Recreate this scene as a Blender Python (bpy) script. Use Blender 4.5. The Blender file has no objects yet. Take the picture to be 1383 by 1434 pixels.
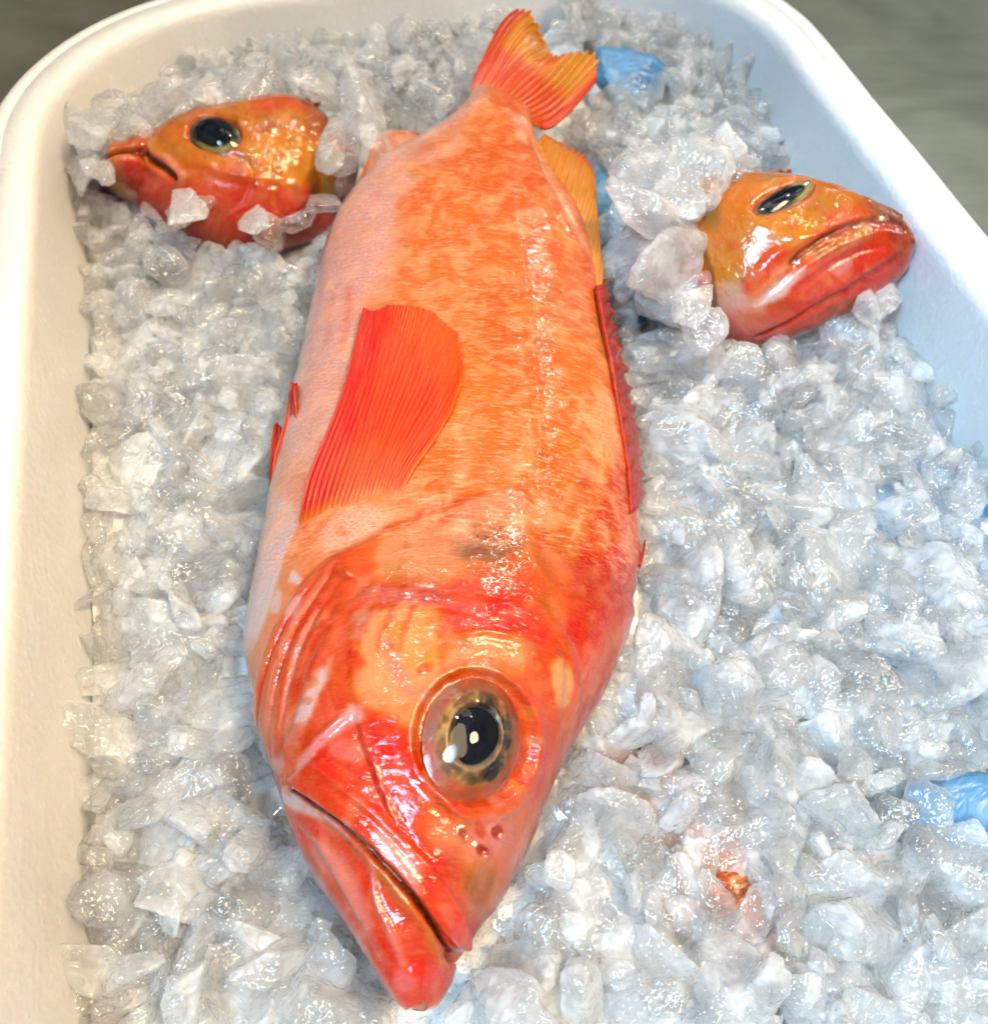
import bpy, math, random
import numpy as np
from mathutils import Vector
random.seed(7); rng = np.random.default_rng(7)
sc = bpy.context.scene
COL = sc.collection
A = np.array

# ------------------------------------------------------------------ camera model (metres)
FPX, CX, CY, CAMH, PITCH = 1300.0, 691.5, 717.0, 0.23, math.radians(55.7)
Fv = A([0, math.cos(PITCH), -math.sin(PITCH)]); Uv = A([0, math.sin(PITCH), math.cos(PITCH)]); Rv = A([1.0, 0, 0])
CAM = A([0, 0, CAMH])
def un(px, py, z):
    "point of the photograph on the level z"
    px, py, z = np.broadcast_arrays(np.asarray(px, float), np.asarray(py, float), np.asarray(z, float))
    d = Fv * FPX + (px - CX)[..., None] * Rv - (py - CY)[..., None] * Uv
    t = (z - CAMH) / d[..., 2]
    return CAM + d * t[..., None]
def proj(P):
    d = P - CAM; w = d @ Fv
    return np.stack([CX + FPX * (d @ Rv) / w, CY - FPX * (d @ Uv) / w], -1)

# ------------------------------------------------------------------ noise
def _h(ix, iy, iz, seed):
    n = (ix * 374761393 + iy * 668265263 + iz * 2147483647 + seed * 144269) & 0xffffffff
    n = ((n ^ (n >> 13)) * 1274126177) & 0xffffffff
    n = n ^ (n >> 16)
    return (n & 0xffff) / 32767.5 - 1.0
def noise3(P, seed=0):
    P = np.asarray(P, float); i = np.floor(P).astype(np.int64); f = P - i; f = f * f * (3 - 2 * f)
    r = 0
    for dx in (0, 1):
        for dy in (0, 1):
            for dz in (0, 1):
                w = (f[..., 0] if dx else 1 - f[..., 0]) * (f[..., 1] if dy else 1 - f[..., 1]) * (f[..., 2] if dz else 1 - f[..., 2])
                r = r + w * _h(i[..., 0] + dx, i[..., 1] + dy, i[..., 2] + dz, seed)
    return r
def fbm(P, seed=0, o=4):
    r = 0; a = 1; P = np.asarray(P, float)
    for k in range(o):
        r = r + a * noise3(P * 2 ** k + 17.3 * k, seed + k); a *= .5
    return r / 1.9
def sm(e0, e1, x):
    t = np.clip((x - e0) / (e1 - e0 + 1e-12), 0, 1); return t * t * (3 - 2 * t)
def lin(c):
    c = np.asarray(c, float) / 255.0
    return np.where(c <= .04045, c / 12.92, ((c + .055) / 1.055) ** 2.4)
def catmull(K, u):
    K = np.asarray(K, float); n = len(K)
    K = np.vstack([2 * K[0] - K[1], K, 2 * K[-1] - K[-2]])
    u = np.clip(u, 0, n - 1 - 1e-9); i = np.floor(u).astype(int); t = (u - i)[:, None]
    p0, p1, p2, p3 = K[i], K[i + 1], K[i + 2], K[i + 3]
    return .5 * (2 * p1 + (p2 - p0) * t + (2 * p0 - 5 * p1 + 4 * p2 - p3) * t * t + (3 * p1 - p0 - 3 * p2 + p3) * t ** 3)

# ------------------------------------------------------------------ mesh / object helpers
def mesh_obj(name, V, Fq, mat, parent=None, col=None, uv=None, smooth=True, attrs=None):
    V = np.asarray(V, np.float32); me = bpy.data.meshes.new(name)
    Fq = np.asarray(Fq, np.int32); k = Fq.shape[1]
    me.vertices.add(len(V)); me.vertices.foreach_set('co', V.ravel())
    me.loops.add(Fq.size); me.loops.foreach_set('vertex_index', Fq.ravel())
    me.polygons.add(len(Fq)); me.polygons.foreach_set('loop_start', np.arange(0, Fq.size, k, dtype=np.int32))
    me.polygons.foreach_set('loop_total', np.full(len(Fq), k, np.int32))
    me.update(calc_edges=True)
    if smooth: me.polygons.foreach_set('use_smooth', np.ones(len(Fq), bool))
    if col is not None:
        a = me.color_attributes.new('Col', 'FLOAT_COLOR', 'POINT')
        c = np.ones((len(V), 4), np.float32); c[:, :3] = col; a.data.foreach_set('color', c.ravel())
    if uv is not None:
        l = me.uv_layers.new(name='UVMap'); l.data.foreach_set('uv', np.asarray(uv, np.float32)[Fq.ravel()].ravel())
    for nme, arr in (attrs or {}).items():
        a = me.attributes.new(nme, 'FLOAT', 'POINT'); a.data.foreach_set('value', np.asarray(arr, np.float32))
    me.validate(); me.update()
    me.materials.append(mat)
    o = bpy.data.objects.new(name, me); COL.objects.link(o)
    if parent: put_under(o, parent)
    return o
def put_under(o, parent):
    o.parent = parent
    if parent.parent is None and parent.type == 'EMPTY': o.matrix_parent_inverse = parent.matrix_basis.inverted()
def empty(name, loc):
    o = bpy.data.objects.new(name, None); COL.objects.link(o); o.location = loc; o.empty_display_size = .02
    return o
def tag(o, label=None, cat=None, group=None, kind=None):
    for k, v in (('label', label), ('category', cat), ('group', group), ('kind', kind)):
        if v: o[k] = v
def grid_faces(n, m, closed=False):
    i, j = np.meshgrid(np.arange(n - 1), np.arange(m if closed else m - 1), indexing='ij')
    j2 = (j + 1) % m
    return np.stack([i * m + j, i * m + j2, (i + 1) * m + j2, (i + 1) * m + j], -1).reshape(-1, 4)

# ------------------------------------------------------------------ materials
class NT:
    def __init__(s, name):
        s.m = bpy.data.materials.new(name); s.m.use_nodes = True; s.t = s.m.node_tree
        s.b = s.t.nodes['Principled BSDF']; s.out = s.t.nodes['Material Output']
    def n(s, typ, **kw):
        nd = s.t.nodes.new(typ)
        for k, v in kw.items():
            if hasattr(nd, k) and not (k in nd.inputs): setattr(nd, k, v)
            else: nd.inputs[k].default_value = v
        return nd
    def l(s, a, b): s.t.links.new(a, b)
    def set(s, **kw):
        for k, v in kw.items(): s.b.inputs[k.replace('_', ' ')].default_value = v
    def ramp(s, src, stops):
        r = s.n('ShaderNodeValToRGB'); s.l(src, r.inputs[0]); e = r.color_ramp.elements
        while len(e) < len(stops): e.new(.5)
        for el, (p, c) in zip(e, stops):
            el.position = p; el.color = (c, c, c, 1) if not hasattr(c, '__len__') else (*c, 1)
        return r.outputs[0]
    def noise(s, co, scale, detail=4, rough=.55, dist=0):
        k = s.n('ShaderNodeTexNoise'); k.inputs['Scale'].default_value = scale; k.inputs['Detail'].default_value = detail
        k.inputs['Roughness'].default_value = rough; k.inputs['Distortion'].default_value = dist
        if co is not None: s.l(co, k.inputs['Vector'])
        return k.outputs['Fac']
    def math(s, op, a, b=None, clamp=False):
        k = s.n('ShaderNodeMath', operation=op); k.use_clamp = clamp
        for i, x in enumerate((a, b)):
            if x is None: continue
            if isinstance(x, (int, float)): k.inputs[i].default_value = x
            else: s.l(x, k.inputs[i])
        return k.outputs[0]
    def mapping(s, co, scale=(1, 1, 1), rot=(0, 0, 0)):
        k = s.n('ShaderNodeMapping'); k.inputs['Scale'].default_value = scale; k.inputs['Rotation'].default_value = rot
        s.l(co, k.inputs['Vector']); return k.outputs[0]
    def bump(s, h, dist, strength=1.0, prev=None):
        k = s.n('ShaderNodeBump'); k.inputs['Distance'].default_value = dist; k.inputs['Strength'].default_value = strength
        s.l(h, k.inputs['Height'])
        if prev is not None: s.l(prev, k.inputs['Normal'])
        return k.outputs[0]
    def mixc(s, fac, a, b, mode='MIX'):
        k = s.n('ShaderNodeMix', data_type='RGBA', blend_type=mode)
        for i, x in ((0, fac), (6, a), (7, b)):
            if isinstance(x, (int, float)): k.inputs[i].default_value = x
            elif isinstance(x, tuple): k.inputs[i].default_value = (*x, 1)
            else: s.l(x, k.inputs[i])
        return k.outputs[2]

def fish_skin(name, gloss=1.0):
    n = NT(name); at = n.n('ShaderNodeAttribute', attribute_name='Col'); uv = n.n('ShaderNodeTexCoord').outputs['UV']
    fine = n.noise(n.mapping(uv, (1, 2.4, 1)), 520, 5, .65)          # small elongated scales
    speck = n.noise(n.mapping(uv, (1, 1.8, 1)), 900, 3, .6)
    med = n.noise(uv, 120, 4, .6, .6)
    c = n.mixc(n.ramp(speck, [(.42, 0.0), (.62, .60)]), at.outputs['Color'], (.58, .06, .006), 'MIX')
    c = n.mixc(n.ramp(med, [(.46, 0.0), (.70, .42)]), c, (.78, .34, .17), 'MIX')
    str_ = n.noise(n.mapping(uv, (.55, 2.6, 1), (0, 0, .5)), 420, 3, .7)
    hd0 = n.n('ShaderNodeAttribute', attribute_name='head')
    c = n.mixc(n.math('MULTIPLY', n.ramp(str_, [(.52, 0.0), (.68, .34)]), n.math('SUBTRACT', 1.0, n.math('MULTIPLY', hd0.outputs['Fac'], .8))), c, (.90, .50, .26), 'MIX')
    ol = n.ramp(n.noise(uv, 55, 5, .7, .8), [(.50, 0.0), (.74, .45)])
    c = n.mixc(ol, c, (.42, .15, .015), 'MIX')
    hd = n.n('ShaderNodeAttribute', attribute_name='head')
    base = n.mixc(hd.outputs['Fac'], c, n.mixc(.38, at.outputs['Color'], c))
    n.l(base, n.b.inputs['Base Color'])
    n.set(Roughness=.36, IOR=1.4, Coat_Weight=1.0 * gloss, Coat_Roughness=.03, Coat_IOR=1.46, Subsurface_Weight=.06, Subsurface_Scale=.002, Specular_IOR_Level=.12)
    n.b.inputs['Subsurface Radius'].default_value = (1, .35, .2)
    h1 = n.bump(fine, .0007, .9)
    h2 = n.bump(med, .0012, .45, h1)
    n.l(h2, n.b.inputs['Normal'])
    w1 = n.noise(n.mapping(uv, (1, 1.6, 1)), 300, 3, .6, 1.0)
    w2 = n.noise(uv, 60, 3, .5)
    k1 = n.bump(w1, .0004, .7); k2 = n.bump(w2, .0020, .3, k1)
    n.l(k2, n.b.inputs['Coat Normal'])
    return n.m
def fin_mat(name):
    n = NT(name); at = n.n('ShaderNodeAttribute', attribute_name='Col'); uv = n.n('ShaderNodeTexCoord').outputs['UV']
    k = n.noise(n.mapping(uv, (60, 6, 1)), 1.0, 4, .6)
    c = n.mixc(n.ramp(k, [(.4, 0.0), (.7, .35)]), at.outputs['Color'], (.75, .16, .02))
    n.l(c, n.b.inputs['Base Color'])
    n.set(Roughness=.32, Coat_Weight=1.0, Coat_Roughness=.06, Subsurface_Weight=.12, Subsurface_Scale=.002)
    k2 = n.noise(n.mapping(uv, (26, 30, 1)), 1.0, 3, .6)
    n.l(n.bump(k2, .0009, .5), n.b.inputs['Coat Normal'])
    tr = n.n('ShaderNodeBsdfTranslucent'); n.l(c, tr.inputs['Color'])
    mx = n.n('ShaderNodeMixShader'); mx.inputs[0].default_value = .38
    n.l(n.b.outputs[0], mx.inputs[1]); n.l(tr.outputs[0], mx.inputs[2]); n.l(mx.outputs[0], n.out.inputs['Surface'])
    return n.m
M = {}
M['skin'] = fish_skin('fish_skin'); M['skin_small'] = fish_skin('small_fish_skin'); M['fin'] = fin_mat('fin_membrane')

def mat_iris():
    n = NT('iris'); at = n.n('ShaderNodeAttribute', attribute_name='Col'); n.l(at.outputs['Color'], n.b.inputs['Base Color'])
    n.set(Roughness=.3, Metallic=.15, Coat_Weight=.8, Coat_Roughness=.08)
    oc = n.n('ShaderNodeTexCoord').outputs['Object']
    n.l(n.bump(n.noise(oc, 700, 4), .0006, .5), n.b.inputs['Normal']); return n.m
def mat_pupil():
    n = NT('pupil_jelly'); oc = n.n('ShaderNodeTexCoord').outputs['Object']
    f = n.ramp(n.noise(oc, 160, 4), [(.42, 0.0), (.8, 1.0)])
    n.l(n.mixc(f, (.0008, .002, .005), (.004, .016, .04)), n.b.inputs['Base Color']); n.set(Roughness=.7, Specular_IOR_Level=.05); return n.m
def mat_cornea():
    n = NT('cornea'); n.set(Roughness=.015, IOR=1.34, Transmission_Weight=1.0, Base_Color=(1, .985, .97, 1))
    oc = n.n('ShaderNodeTexCoord').outputs['Object']
    n.l(n.bump(n.noise(oc, 130, 3, .5, 1.0), .0006, .08), n.b.inputs['Normal']); return n.m
M['iris'], M['pupil'], M['cornea'] = mat_iris(), mat_pupil(), mat_cornea()

def mat_ice(cloud=.20, rim=.36, tw=.02, name='ice', col=(.97, .98, .985)):
    n = NT(name); g = n.n('ShaderNodeNewGeometry'); co = g.outputs['Position']; rnd = g.outputs['Random Per Island']
    b = n.bump(n.noise(co, 260, 2, .6, 1.0), .0022, .5)
    cl = n.ramp(n.noise(co, 120, 2, .62), [(.45, 0.0), (.65, 1.0)])
    lw = n.n('ShaderNodeLayerWeight'); lw.inputs['Blend'].default_value = .35; n.l(b, lw.inputs['Normal'])
    fac = n.math('ADD', n.math('MULTIPLY', cl, cloud), n.math('ADD', n.math('MULTIPLY', n.math('POWER', rnd, 2.5), .22), tw))
    fac = n.math('ADD', fac, n.math('MULTIPLY', n.math('POWER', lw.outputs['Facing'], 2.2), rim), clamp=True)
    tr = n.n('ShaderNodeBsdfTransparent'); tr.inputs[0].default_value = (.99, .995, .995, 1)
    rf_ = n.n('ShaderNodeBsdfGlass'); rf_.inputs['Color'].default_value = (1, 1, 1, 1); rf_.inputs['IOR'].default_value = 1.2; rf_.inputs['Roughness'].default_value = .03; n.l(b, rf_.inputs['Normal'])
    cm = n.n('ShaderNodeMixShader'); cm.inputs[0].default_value = .5; n.l(tr.outputs[0], cm.inputs[1]); n.l(rf_.outputs[0], cm.inputs[2])
    d = n.n('ShaderNodeBsdfTranslucent'); e = n.n('ShaderNodeBsdfDiffuse')
    for k in (d, e): k.inputs['Color'].default_value = (*col, 1); n.l(b, k.inputs['Normal'])
    mm = n.n('ShaderNodeMixShader'); mm.inputs[0].default_value = .5; n.l(e.outputs[0], mm.inputs[1]); n.l(d.outputs[0], mm.inputs[2])
    mx = n.n('ShaderNodeMixShader'); n.l(fac, mx.inputs[0]); n.l(cm.outputs[0], mx.inputs[1]); n.l(mm.outputs[0], mx.inputs[2])
    fz = n.n('ShaderNodeFresnel'); fz.inputs['IOR'].default_value = 1.6
    b3 = n.bump(n.noise(co, 650, 1, .6), .0012, .75, b); n.l(b3, fz.inputs['Normal'])
    ff = n.math('MULTIPLY', fz.outputs[0], n.math('SUBTRACT', 1.0, g.outputs['Backfacing']))
    gl = n.n('ShaderNodeBsdfGlossy'); gl.inputs['Roughness'].default_value = .06; n.l(b3, gl.inputs['Normal'])
    m2 = n.n('ShaderNodeMixShader'); n.l(ff, m2.inputs[0]); n.l(mx.outputs[0], m2.inputs[1]); n.l(gl.outputs[0], m2.inputs[2]); n.l(m2.outputs[0], n.out.inputs['Surface'])
    return n.m
M['ice'] = mat_ice()
def mat_slush():
    n = NT('packed_ice'); co = n.n('ShaderNodeNewGeometry').outputs['Position']
    f = n.noise(co, 90, 5, .6, 1.0)
    n.l(n.mixc(f, (.64, .66, .66), (.86, .87, .87)), n.b.inputs['Base Color'])
    n.set(Roughness=.12, Coat_Weight=1.0, Coat_IOR=1.5)
    b = n.bump(n.noise(co, 330, 5, .65, 1.5), .003, .8); n.l(n.bump(n.noise(co, 950, 3, .6, 1.0), .0008, .7, b), n.b.inputs['Normal']); return n.m
M['slush'] = mat_slush()
def mat_foam():
    n = NT('polystyrene'); co = n.n('ShaderNodeTexCoord').outputs['Object']
    vo = n.n('ShaderNodeTexVoronoi', feature='F1'); vo.inputs['Scale'].default_value = 420; n.l(co, vo.inputs['Vector'])
    f = n.noise(co, 25, 3)
    c = n.mixc(n.ramp(f, [(.3, 0.0), (.7, 1.0)]), (.55, .548, .54), (.61, .608, .60))
    sp = n.ramp(n.noise(co, 600, 2, .5), [(.64, 0.0), (.72, 1.0)])
    c = n.mixc(n.math('MULTIPLY', sp, .55), c, (.74, .74, .73)); n.l(c, n.b.inputs['Base Color'])
    n.set(Roughness=.42, Subsurface_Weight=.15, Subsurface_Scale=.006)
    b = n.bump(vo.outputs['Distance'], .0006, .22); n.l(n.bump(n.noise(co, 500, 2), .0006, .3, b), n.b.inputs['Normal']); return n.m
M['foam'] = mat_foam()
def mat_steel():
    n = NT('brushed_steel'); co = n.n('ShaderNodeTexCoord').outputs['Object']
    st = n.noise(n.mapping(co, (6, 90, 3), (0, 0, .35)), 3.0, 6, .75)
    bl = n.noise(n.mapping(co, (3, 5, 3), (0, 0, .35)), 3.2, 4, .6, .6)
    f = n.math('ADD', n.math('MULTIPLY', st, .25), n.math('MULTIPLY', bl, .75))
    n.l(n.ramp(f, [(.35, (.26, .265, .20)), (.7, (.38, .39, .31))]), n.b.inputs['Base Color'])
    n.set(Metallic=.7); n.l(n.ramp(bl, [(.3, .30), (.75, .46)]), n.b.inputs['Roughness'])
    n.l(n.bump(st, .0004, .5), n.b.inputs['Normal']); return n.m
M['steel'] = mat_steel()
def mat_blue():
    n = NT('blue_plastic'); co = n.n('ShaderNodeTexCoord').outputs['Object']
    n.l(n.mixc(n.noise(co, 40, 3), (.035, .12, .24), (.07, .20, .34)), n.b.inputs['Base Color'])
    n.set(Roughness=.35); n.l(n.bump(n.noise(co, 60, 4, .6, 1), .004, .5), n.b.inputs['Normal']); return n.m
M['blue'] = mat_blue()

# ------------------------------------------------------------------ fish body generator
ALB = .46
def deep(c):
    c = lin(np.clip(c, 0, 255)) * ALB; g_ = c.mean(-1, keepdims=True); return np.clip(g_ + (c - g_) * 1.14, .002, 1)
class Fish:
    """Body lofted through belly/back outline pairs; colour patches and creases are stored in the
    body's own surface coordinates (S along, T around)."""
    def __init__(s, pairs, zb, zd, hup, hdn, rows, nT, exp=1.0, tilt=0.0, dens=None):
        K = np.array([[*a, *b] for a, b in pairs], float); n = len(K)
        u0 = np.linspace(0, n - 1, 1200); C0 = catmull(K, u0)
        ku = np.arange(n)
        zbf = np.interp(u0, ku, zb); zdf = np.interp(u0, ku, zd)
        mid = (un(C0[:, 0], C0[:, 1], zbf) + un(C0[:, 2], C0[:, 3], zdf)) / 2
        L = np.r_[0, np.cumsum(np.linalg.norm(np.diff(mid, axis=0), axis=1))]
        q = np.linspace(0, 1, rows)
        if dens: q = q ** dens
        Sx = q * L[-1]; u = np.interp(Sx, L, u0)
        P = catmull(K, u); tgtL, tgtR = P[:, :2].copy(), P[:, 2:].copy()
        zbv = np.interp(u, ku, zb); zdv = np.interp(u, ku, zd); hu = catmull(A(hup)[:, None], u)[:, 0]; hd = catmull(A(hdn)[:, None], u)[:, 0]
        cl, cr = tgtL.copy(), tgtR.copy()
        phi = np.linspace(0, 2 * np.pi, nT, endpoint=False)
        for it in range(5):
            B = un(cl[:, 0], cl[:, 1], zbv); D = un(cr[:, 0], cr[:, 1], zdv)
            C = (B + D) / 2; e = D - B; w = np.linalg.norm(e, axis=1) / 2; e = e / (2 * w[:, None])
            k = max(3, rows // 25); Cs = C.copy()
            Cp = np.pad(C, ((k, k), (0, 0)), mode='reflect', reflect_type='odd')
            ax = Cp[2 * k:] - Cp[:-2 * k]; ax /= np.linalg.norm(ax, axis=1)[:, None]
            nn = np.cross(e, ax); nn /= np.linalg.norm(nn, axis=1)[:, None]
            if (nn @ A([0, -.3, 1])).mean() < 0: nn = -nn
            cx = np.sign(np.cos(phi)) * np.abs(np.cos(phi)) ** exp; sy = np.sign(np.sin(phi)) * np.abs(np.sin(phi)) ** exp
            H = np.where(sy[None, :] > 0, hu[:, None], hd[:, None])
            V = C[:, None] + e[:, None] * (w[:, None] * cx)[..., None] + nn[:, None] * (H * sy)[..., None]
            pp = proj(V); lat = tgtR - tgtL; ll = np.linalg.norm(lat, axis=1); lat = lat / ll[:, None]
            pr = np.einsum('ijk,ik->ij', pp - tgtL[:, None], lat)
            cl = cl - lat * (pr.min(1))[:, None] * .9; cr = cr - lat * (pr.max(1) - ll)[:, None] * .9
            dl = np.clip(np.einsum('ij,ij->i', cl - tgtL, lat), -.25 * ll, .30 * ll); dr = np.clip(np.einsum('ij,ij->i', cr - tgtR, lat), -.30 * ll, .25 * ll)
            kk_ = np.ones(2 * (rows // 30) + 1); kk_ /= kk_.sum(); h_ = len(kk_) // 2; dl = np.convolve(np.pad(dl, h_, mode='edge'), kk_, 'valid'); dr = np.convolve(np.pad(dr, h_, mode='edge'), kk_, 'valid')
            cl = tgtL + lat * dl[:, None]; cr = tgtR + lat * dr[:, None]
        s.V, s.S, s.phi, s.w, s.rows, s.nT, s.L = V, Sx, phi, w, rows, nT, L[-1]
        s.e, s.nn, s.C, s.ax = e, nn, C, ax
        seg = np.linalg.norm(np.diff(V, axis=1, append=V[:, :1]), axis=2); T = np.cumsum(seg, axis=1) - seg
        iq = nT // 4; T = -(T - T[:, iq:iq + 1])                 # 0 on the upper crest, + toward the back
        full = seg.sum(1)[:, None]; T = np.where(T < -full * .5, T + full, T)
        s.T = T; s.Sg = np.broadcast_to(Sx[:, None], T.shape)
        top = (np.sin(phi) > -.45); s.tj = np.where(top)[0]
        s.frac = .5 - .5 * np.cos(phi)[None, :] * np.ones((rows, 1)); s.frac = 1 - s.frac   # 0 belly .. 1 back
        dS = np.gradient(V, axis=0); dT = np.gradient(V, axis=1)
        N = np.cross(dS, dT); N /= np.linalg.norm(N, axis=2)[..., None] + 1e-12
        if np.mean(np.einsum('ijk,ik->i', N[:, iq:iq + 1], nn)) < 0: N = -N
        s.N = N; s.pp = proj(V[:, s.tj]); vis = np.einsum('ijk,ijk->ij', N[:, s.tj], CAM - V[:, s.tj]) > -.0005 * 0
        s.pp[~vis] = 1e5; s.pc = s.pp[::8, ::8].copy()
        s.disp = np.zeros(T.shape); s.col = None
    def at(s, px, py):
        d = (s.pc[..., 0] - px) ** 2 + (s.pc[..., 1] - py) ** 2
        i, j = np.unravel_index(np.argmin(d), d.shape); i0, j0 = max(i * 8 - 14, 0), max(j * 8 - 14, 0); q = s.pp[i0:i0 + 29, j0:j0 + 29]
        d = (q[..., 0] - px) ** 2 + (q[..., 1] - py) ** 2
        i, j = np.unravel_index(np.argmin(d), d.shape); return i + i0, s.tj[j + j0]
    def st(s, pts, dense=True):
        P = np.asarray(pts, float); out = []
        for p in P:
            i, j = s.at(*p); q = proj(s.V[i, j]); dd = np.hypot(*(q - p)); S_, T_ = s.Sg[i, j], s.T[i, j]
            if dd > 2:
                ex = dd * np.linalg.norm(s.V[i, j] - CAM) / FPX
                if i < 3: S_ -= ex
                elif i > s.rows - 4: S_ += ex
                else: T_ += np.sign(T_) * ex
            out.append((S_, T_))
        return A(out)
    def rowsel(s, lo, hi):
        a = np.searchsorted(s.S, lo); b = np.searchsorted(s.S, hi); return slice(max(a, 0), min(b + 1, s.rows))
    def warp(s, sl, amp, scale, seed):
        X = np.stack([s.Sg[sl] * scale, s.T[sl] * scale, np.zeros_like(s.T[sl])], -1)
        return amp * fbm(X, seed, 3)
    def smooth(s, pts, closed):
        P = A(pts, float)
        if len(P) < 3 or len(P) > 18: return P
        n = len(P)
        if closed:
            P = np.vstack([P[-2:], P, P[:3]]); return catmull(P, 2 + np.arange(n * 4) / 4.0)
        return catmull(P, np.linspace(0, n - 1, (n - 1) * 4 + 1))
    def poly_sd(s, pts, sl):
        Q = s.st(s.smooth(pts, True)); x = s.Sg[sl]; y = s.T[sl]; d = np.full(x.shape, 1e9); ins = np.zeros(x.shape, bool)
        for k in range(len(Q)):
            a, b = Q[k], Q[(k + 1) % len(Q)]; ab = b - a; l2 = ab @ ab + 1e-14
            t = np.clip(((x - a[0]) * ab[0] + (y - a[1]) * ab[1]) / l2, 0, 1)
            d = np.minimum(d, (x - a[0] - t * ab[0]) ** 2 + (y - a[1] - t * ab[1]) ** 2)
            c = ((a[1] > y) != (b[1] > y)) & (x < ab[0] * (y - a[1]) / (ab[1] + 1e-14) + a[0]); ins ^= c
        return np.where(ins, -np.sqrt(d), np.sqrt(d))
    def line_d(s, pts, sl):
        Q = s.st(s.smooth(pts, False)); x = s.Sg[sl]; y = s.T[sl]; d = np.full(x.shape, 1e9); tt = np.zeros(x.shape)
        n = len(Q) - 1
        for k in range(n):
            a, b = Q[k], Q[k + 1]; ab = b - a; l2 = ab @ ab + 1e-14
            t = np.clip(((x - a[0]) * ab[0] + (y - a[1]) * ab[1]) / l2, 0, 1)
            dd = (x - a[0] - t * ab[0]) ** 2 + (y - a[1] - t * ab[1]) ** 2
            m = dd < d; d = np.where(m, dd, d); tt = np.where(m, (k + t) / n, tt)
        return np.sqrt(d), tt
    def _sl(s, pts, pad):
        Q = s.st(pts); return s.rowsel(Q[:, 0].min() - pad, Q[:, 0].max() + pad)
    def paint(s, pts, c, a=1.0, soft=1.5, wob=1.5, seed=None, sc=160, brk=0.0):
        soft /= 1000; wob *= .0014; sl = s._sl(pts, soft * 2 + wob * 2)
        seed = s.k if seed is None else seed; s.k += 3
        d = s.poly_sd(pts, sl) + s.warp(sl, wob, sc, seed)
        m = a * (1 - sm(-soft, soft, d))
        if brk: m = m * (1 - brk * sm(-.2, .5, s.warp(sl, 1, sc * 1.6, seed + 9)))
        s.col[sl] += (A(c, float) - s.col[sl]) * m[..., None]
    def stroke(s, pts, c, w=1.0, a=1.0, wob=.4, sc=300, taper=False):
        w /= 1000; wob /= 1000; sl = s._sl(pts, w * 3); s.k += 3
        d, t = s.line_d(pts, sl); d = d + s.warp(sl, wob, sc, s.k)
        ww = w * (np.sin(np.pi * np.clip(t, .02, .98)) ** .6 if taper else 1)
        m = a * np.exp(-(np.maximum(d, 0) / ww) ** 2)
        s.col[sl] += (A(c, float) - s.col[sl]) * m[..., None]
    def ridge(s, pts, h, w, taper=True, h2=None):
        "raised (or, with h < 0, sunken) line, millimetres"
        w /= 1000; sl = s._sl(pts, w * 3); d, t = s.line_d(pts, sl)
        hh = h if h2 is None else h + (h2 - h) * t
        s.disp[sl] += hh / 1000 * np.exp(-(d / w) ** 2) * ((np.sin(np.pi * np.clip(t, .03, .97)) ** .5) if taper else 1)
    def plate(s, pts, h, soft=1.0, wob=0.0):
        "raised plate with a soft edge"
        soft /= 1000; sl = s._sl(pts, soft * 2); d = s.poly_sd(pts, sl)
        if wob: d = d + s.warp(sl, wob / 1000, 150, 77)
        s.disp[sl] += h / 1000 * (1 - sm(-soft, soft, d))
    def build(s, name, mat, parent, head_S, rough=.25):
        X = s.V * 1.0
        d = s.disp + rough / 1000 * fbm(np.stack([s.Sg * 120, s.T * 120, s.Sg * 0], -1), 5, 4)
        V = X + s.N * d[..., None]
        s.W = V
        n, m = s.rows, s.nT
        c0, c1 = V[0].mean(0), V[-1].mean(0)
        VV = np.vstack([V.reshape(-1, 3), c0, c1]); F = grid_faces(n, m, True)
        fan = []; j = np.arange(m); j2 = (j + 1) % m; a = n * m
        F = np.vstack([F, np.stack([j2, j, np.full(m, a), np.full(m, a)], -1)[:0]])
        col = np.vstack([s.col.reshape(-1, 3), s.col[0].mean(0), s.col[-1].mean(0)])
        uv = np.stack([s.T, s.Sg], -1).reshape(-1, 2); uv = np.vstack([uv, uv[0], uv[-1]])
        hd = sm(head_S + .004, head_S - .004, s.Sg) .reshape(-1) if head_S > 0 else np.zeros(n * m)
        hd = 1 - sm(head_S - .004, head_S + .004, s.Sg).reshape(-1)
        hd = np.r_[hd, 1, 0]
        # caps as quads split into two degenerate-free triangles: built from pairs of ring vertices
        cap = []
        for base, cen, flip in ((0, a, False), ((n - 1) * m, a + 1, True)):
            for q in range(0, m, 2):
                f = [cen, base + q, base + (q + 1) % m, base + (q + 2) % m]
                cap.append(f[::-1] if flip else f)
        F = np.vstack([F, A(cap)])
        o = mesh_obj(name, VV, F, mat, parent, col=deep(col), uv=uv, attrs={'head': hd})
        return o
    def surf(s, px, py):
        i, j = s.at(px, py); return s.W[i, j], s.N[i, j]
def ell(cx, cy, rx, ry, rot=0, n=20):
    t = np.linspace(0, 2 * np.pi, n, endpoint=False); r = math.radians(rot)
    x, y = rx * np.cos(t), ry * np.sin(t)
    return [(cx + a * math.cos(r) - b * math.sin(r), cy + a * math.sin(r) + b * math.cos(r)) for a, b in zip(x, y)]

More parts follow.
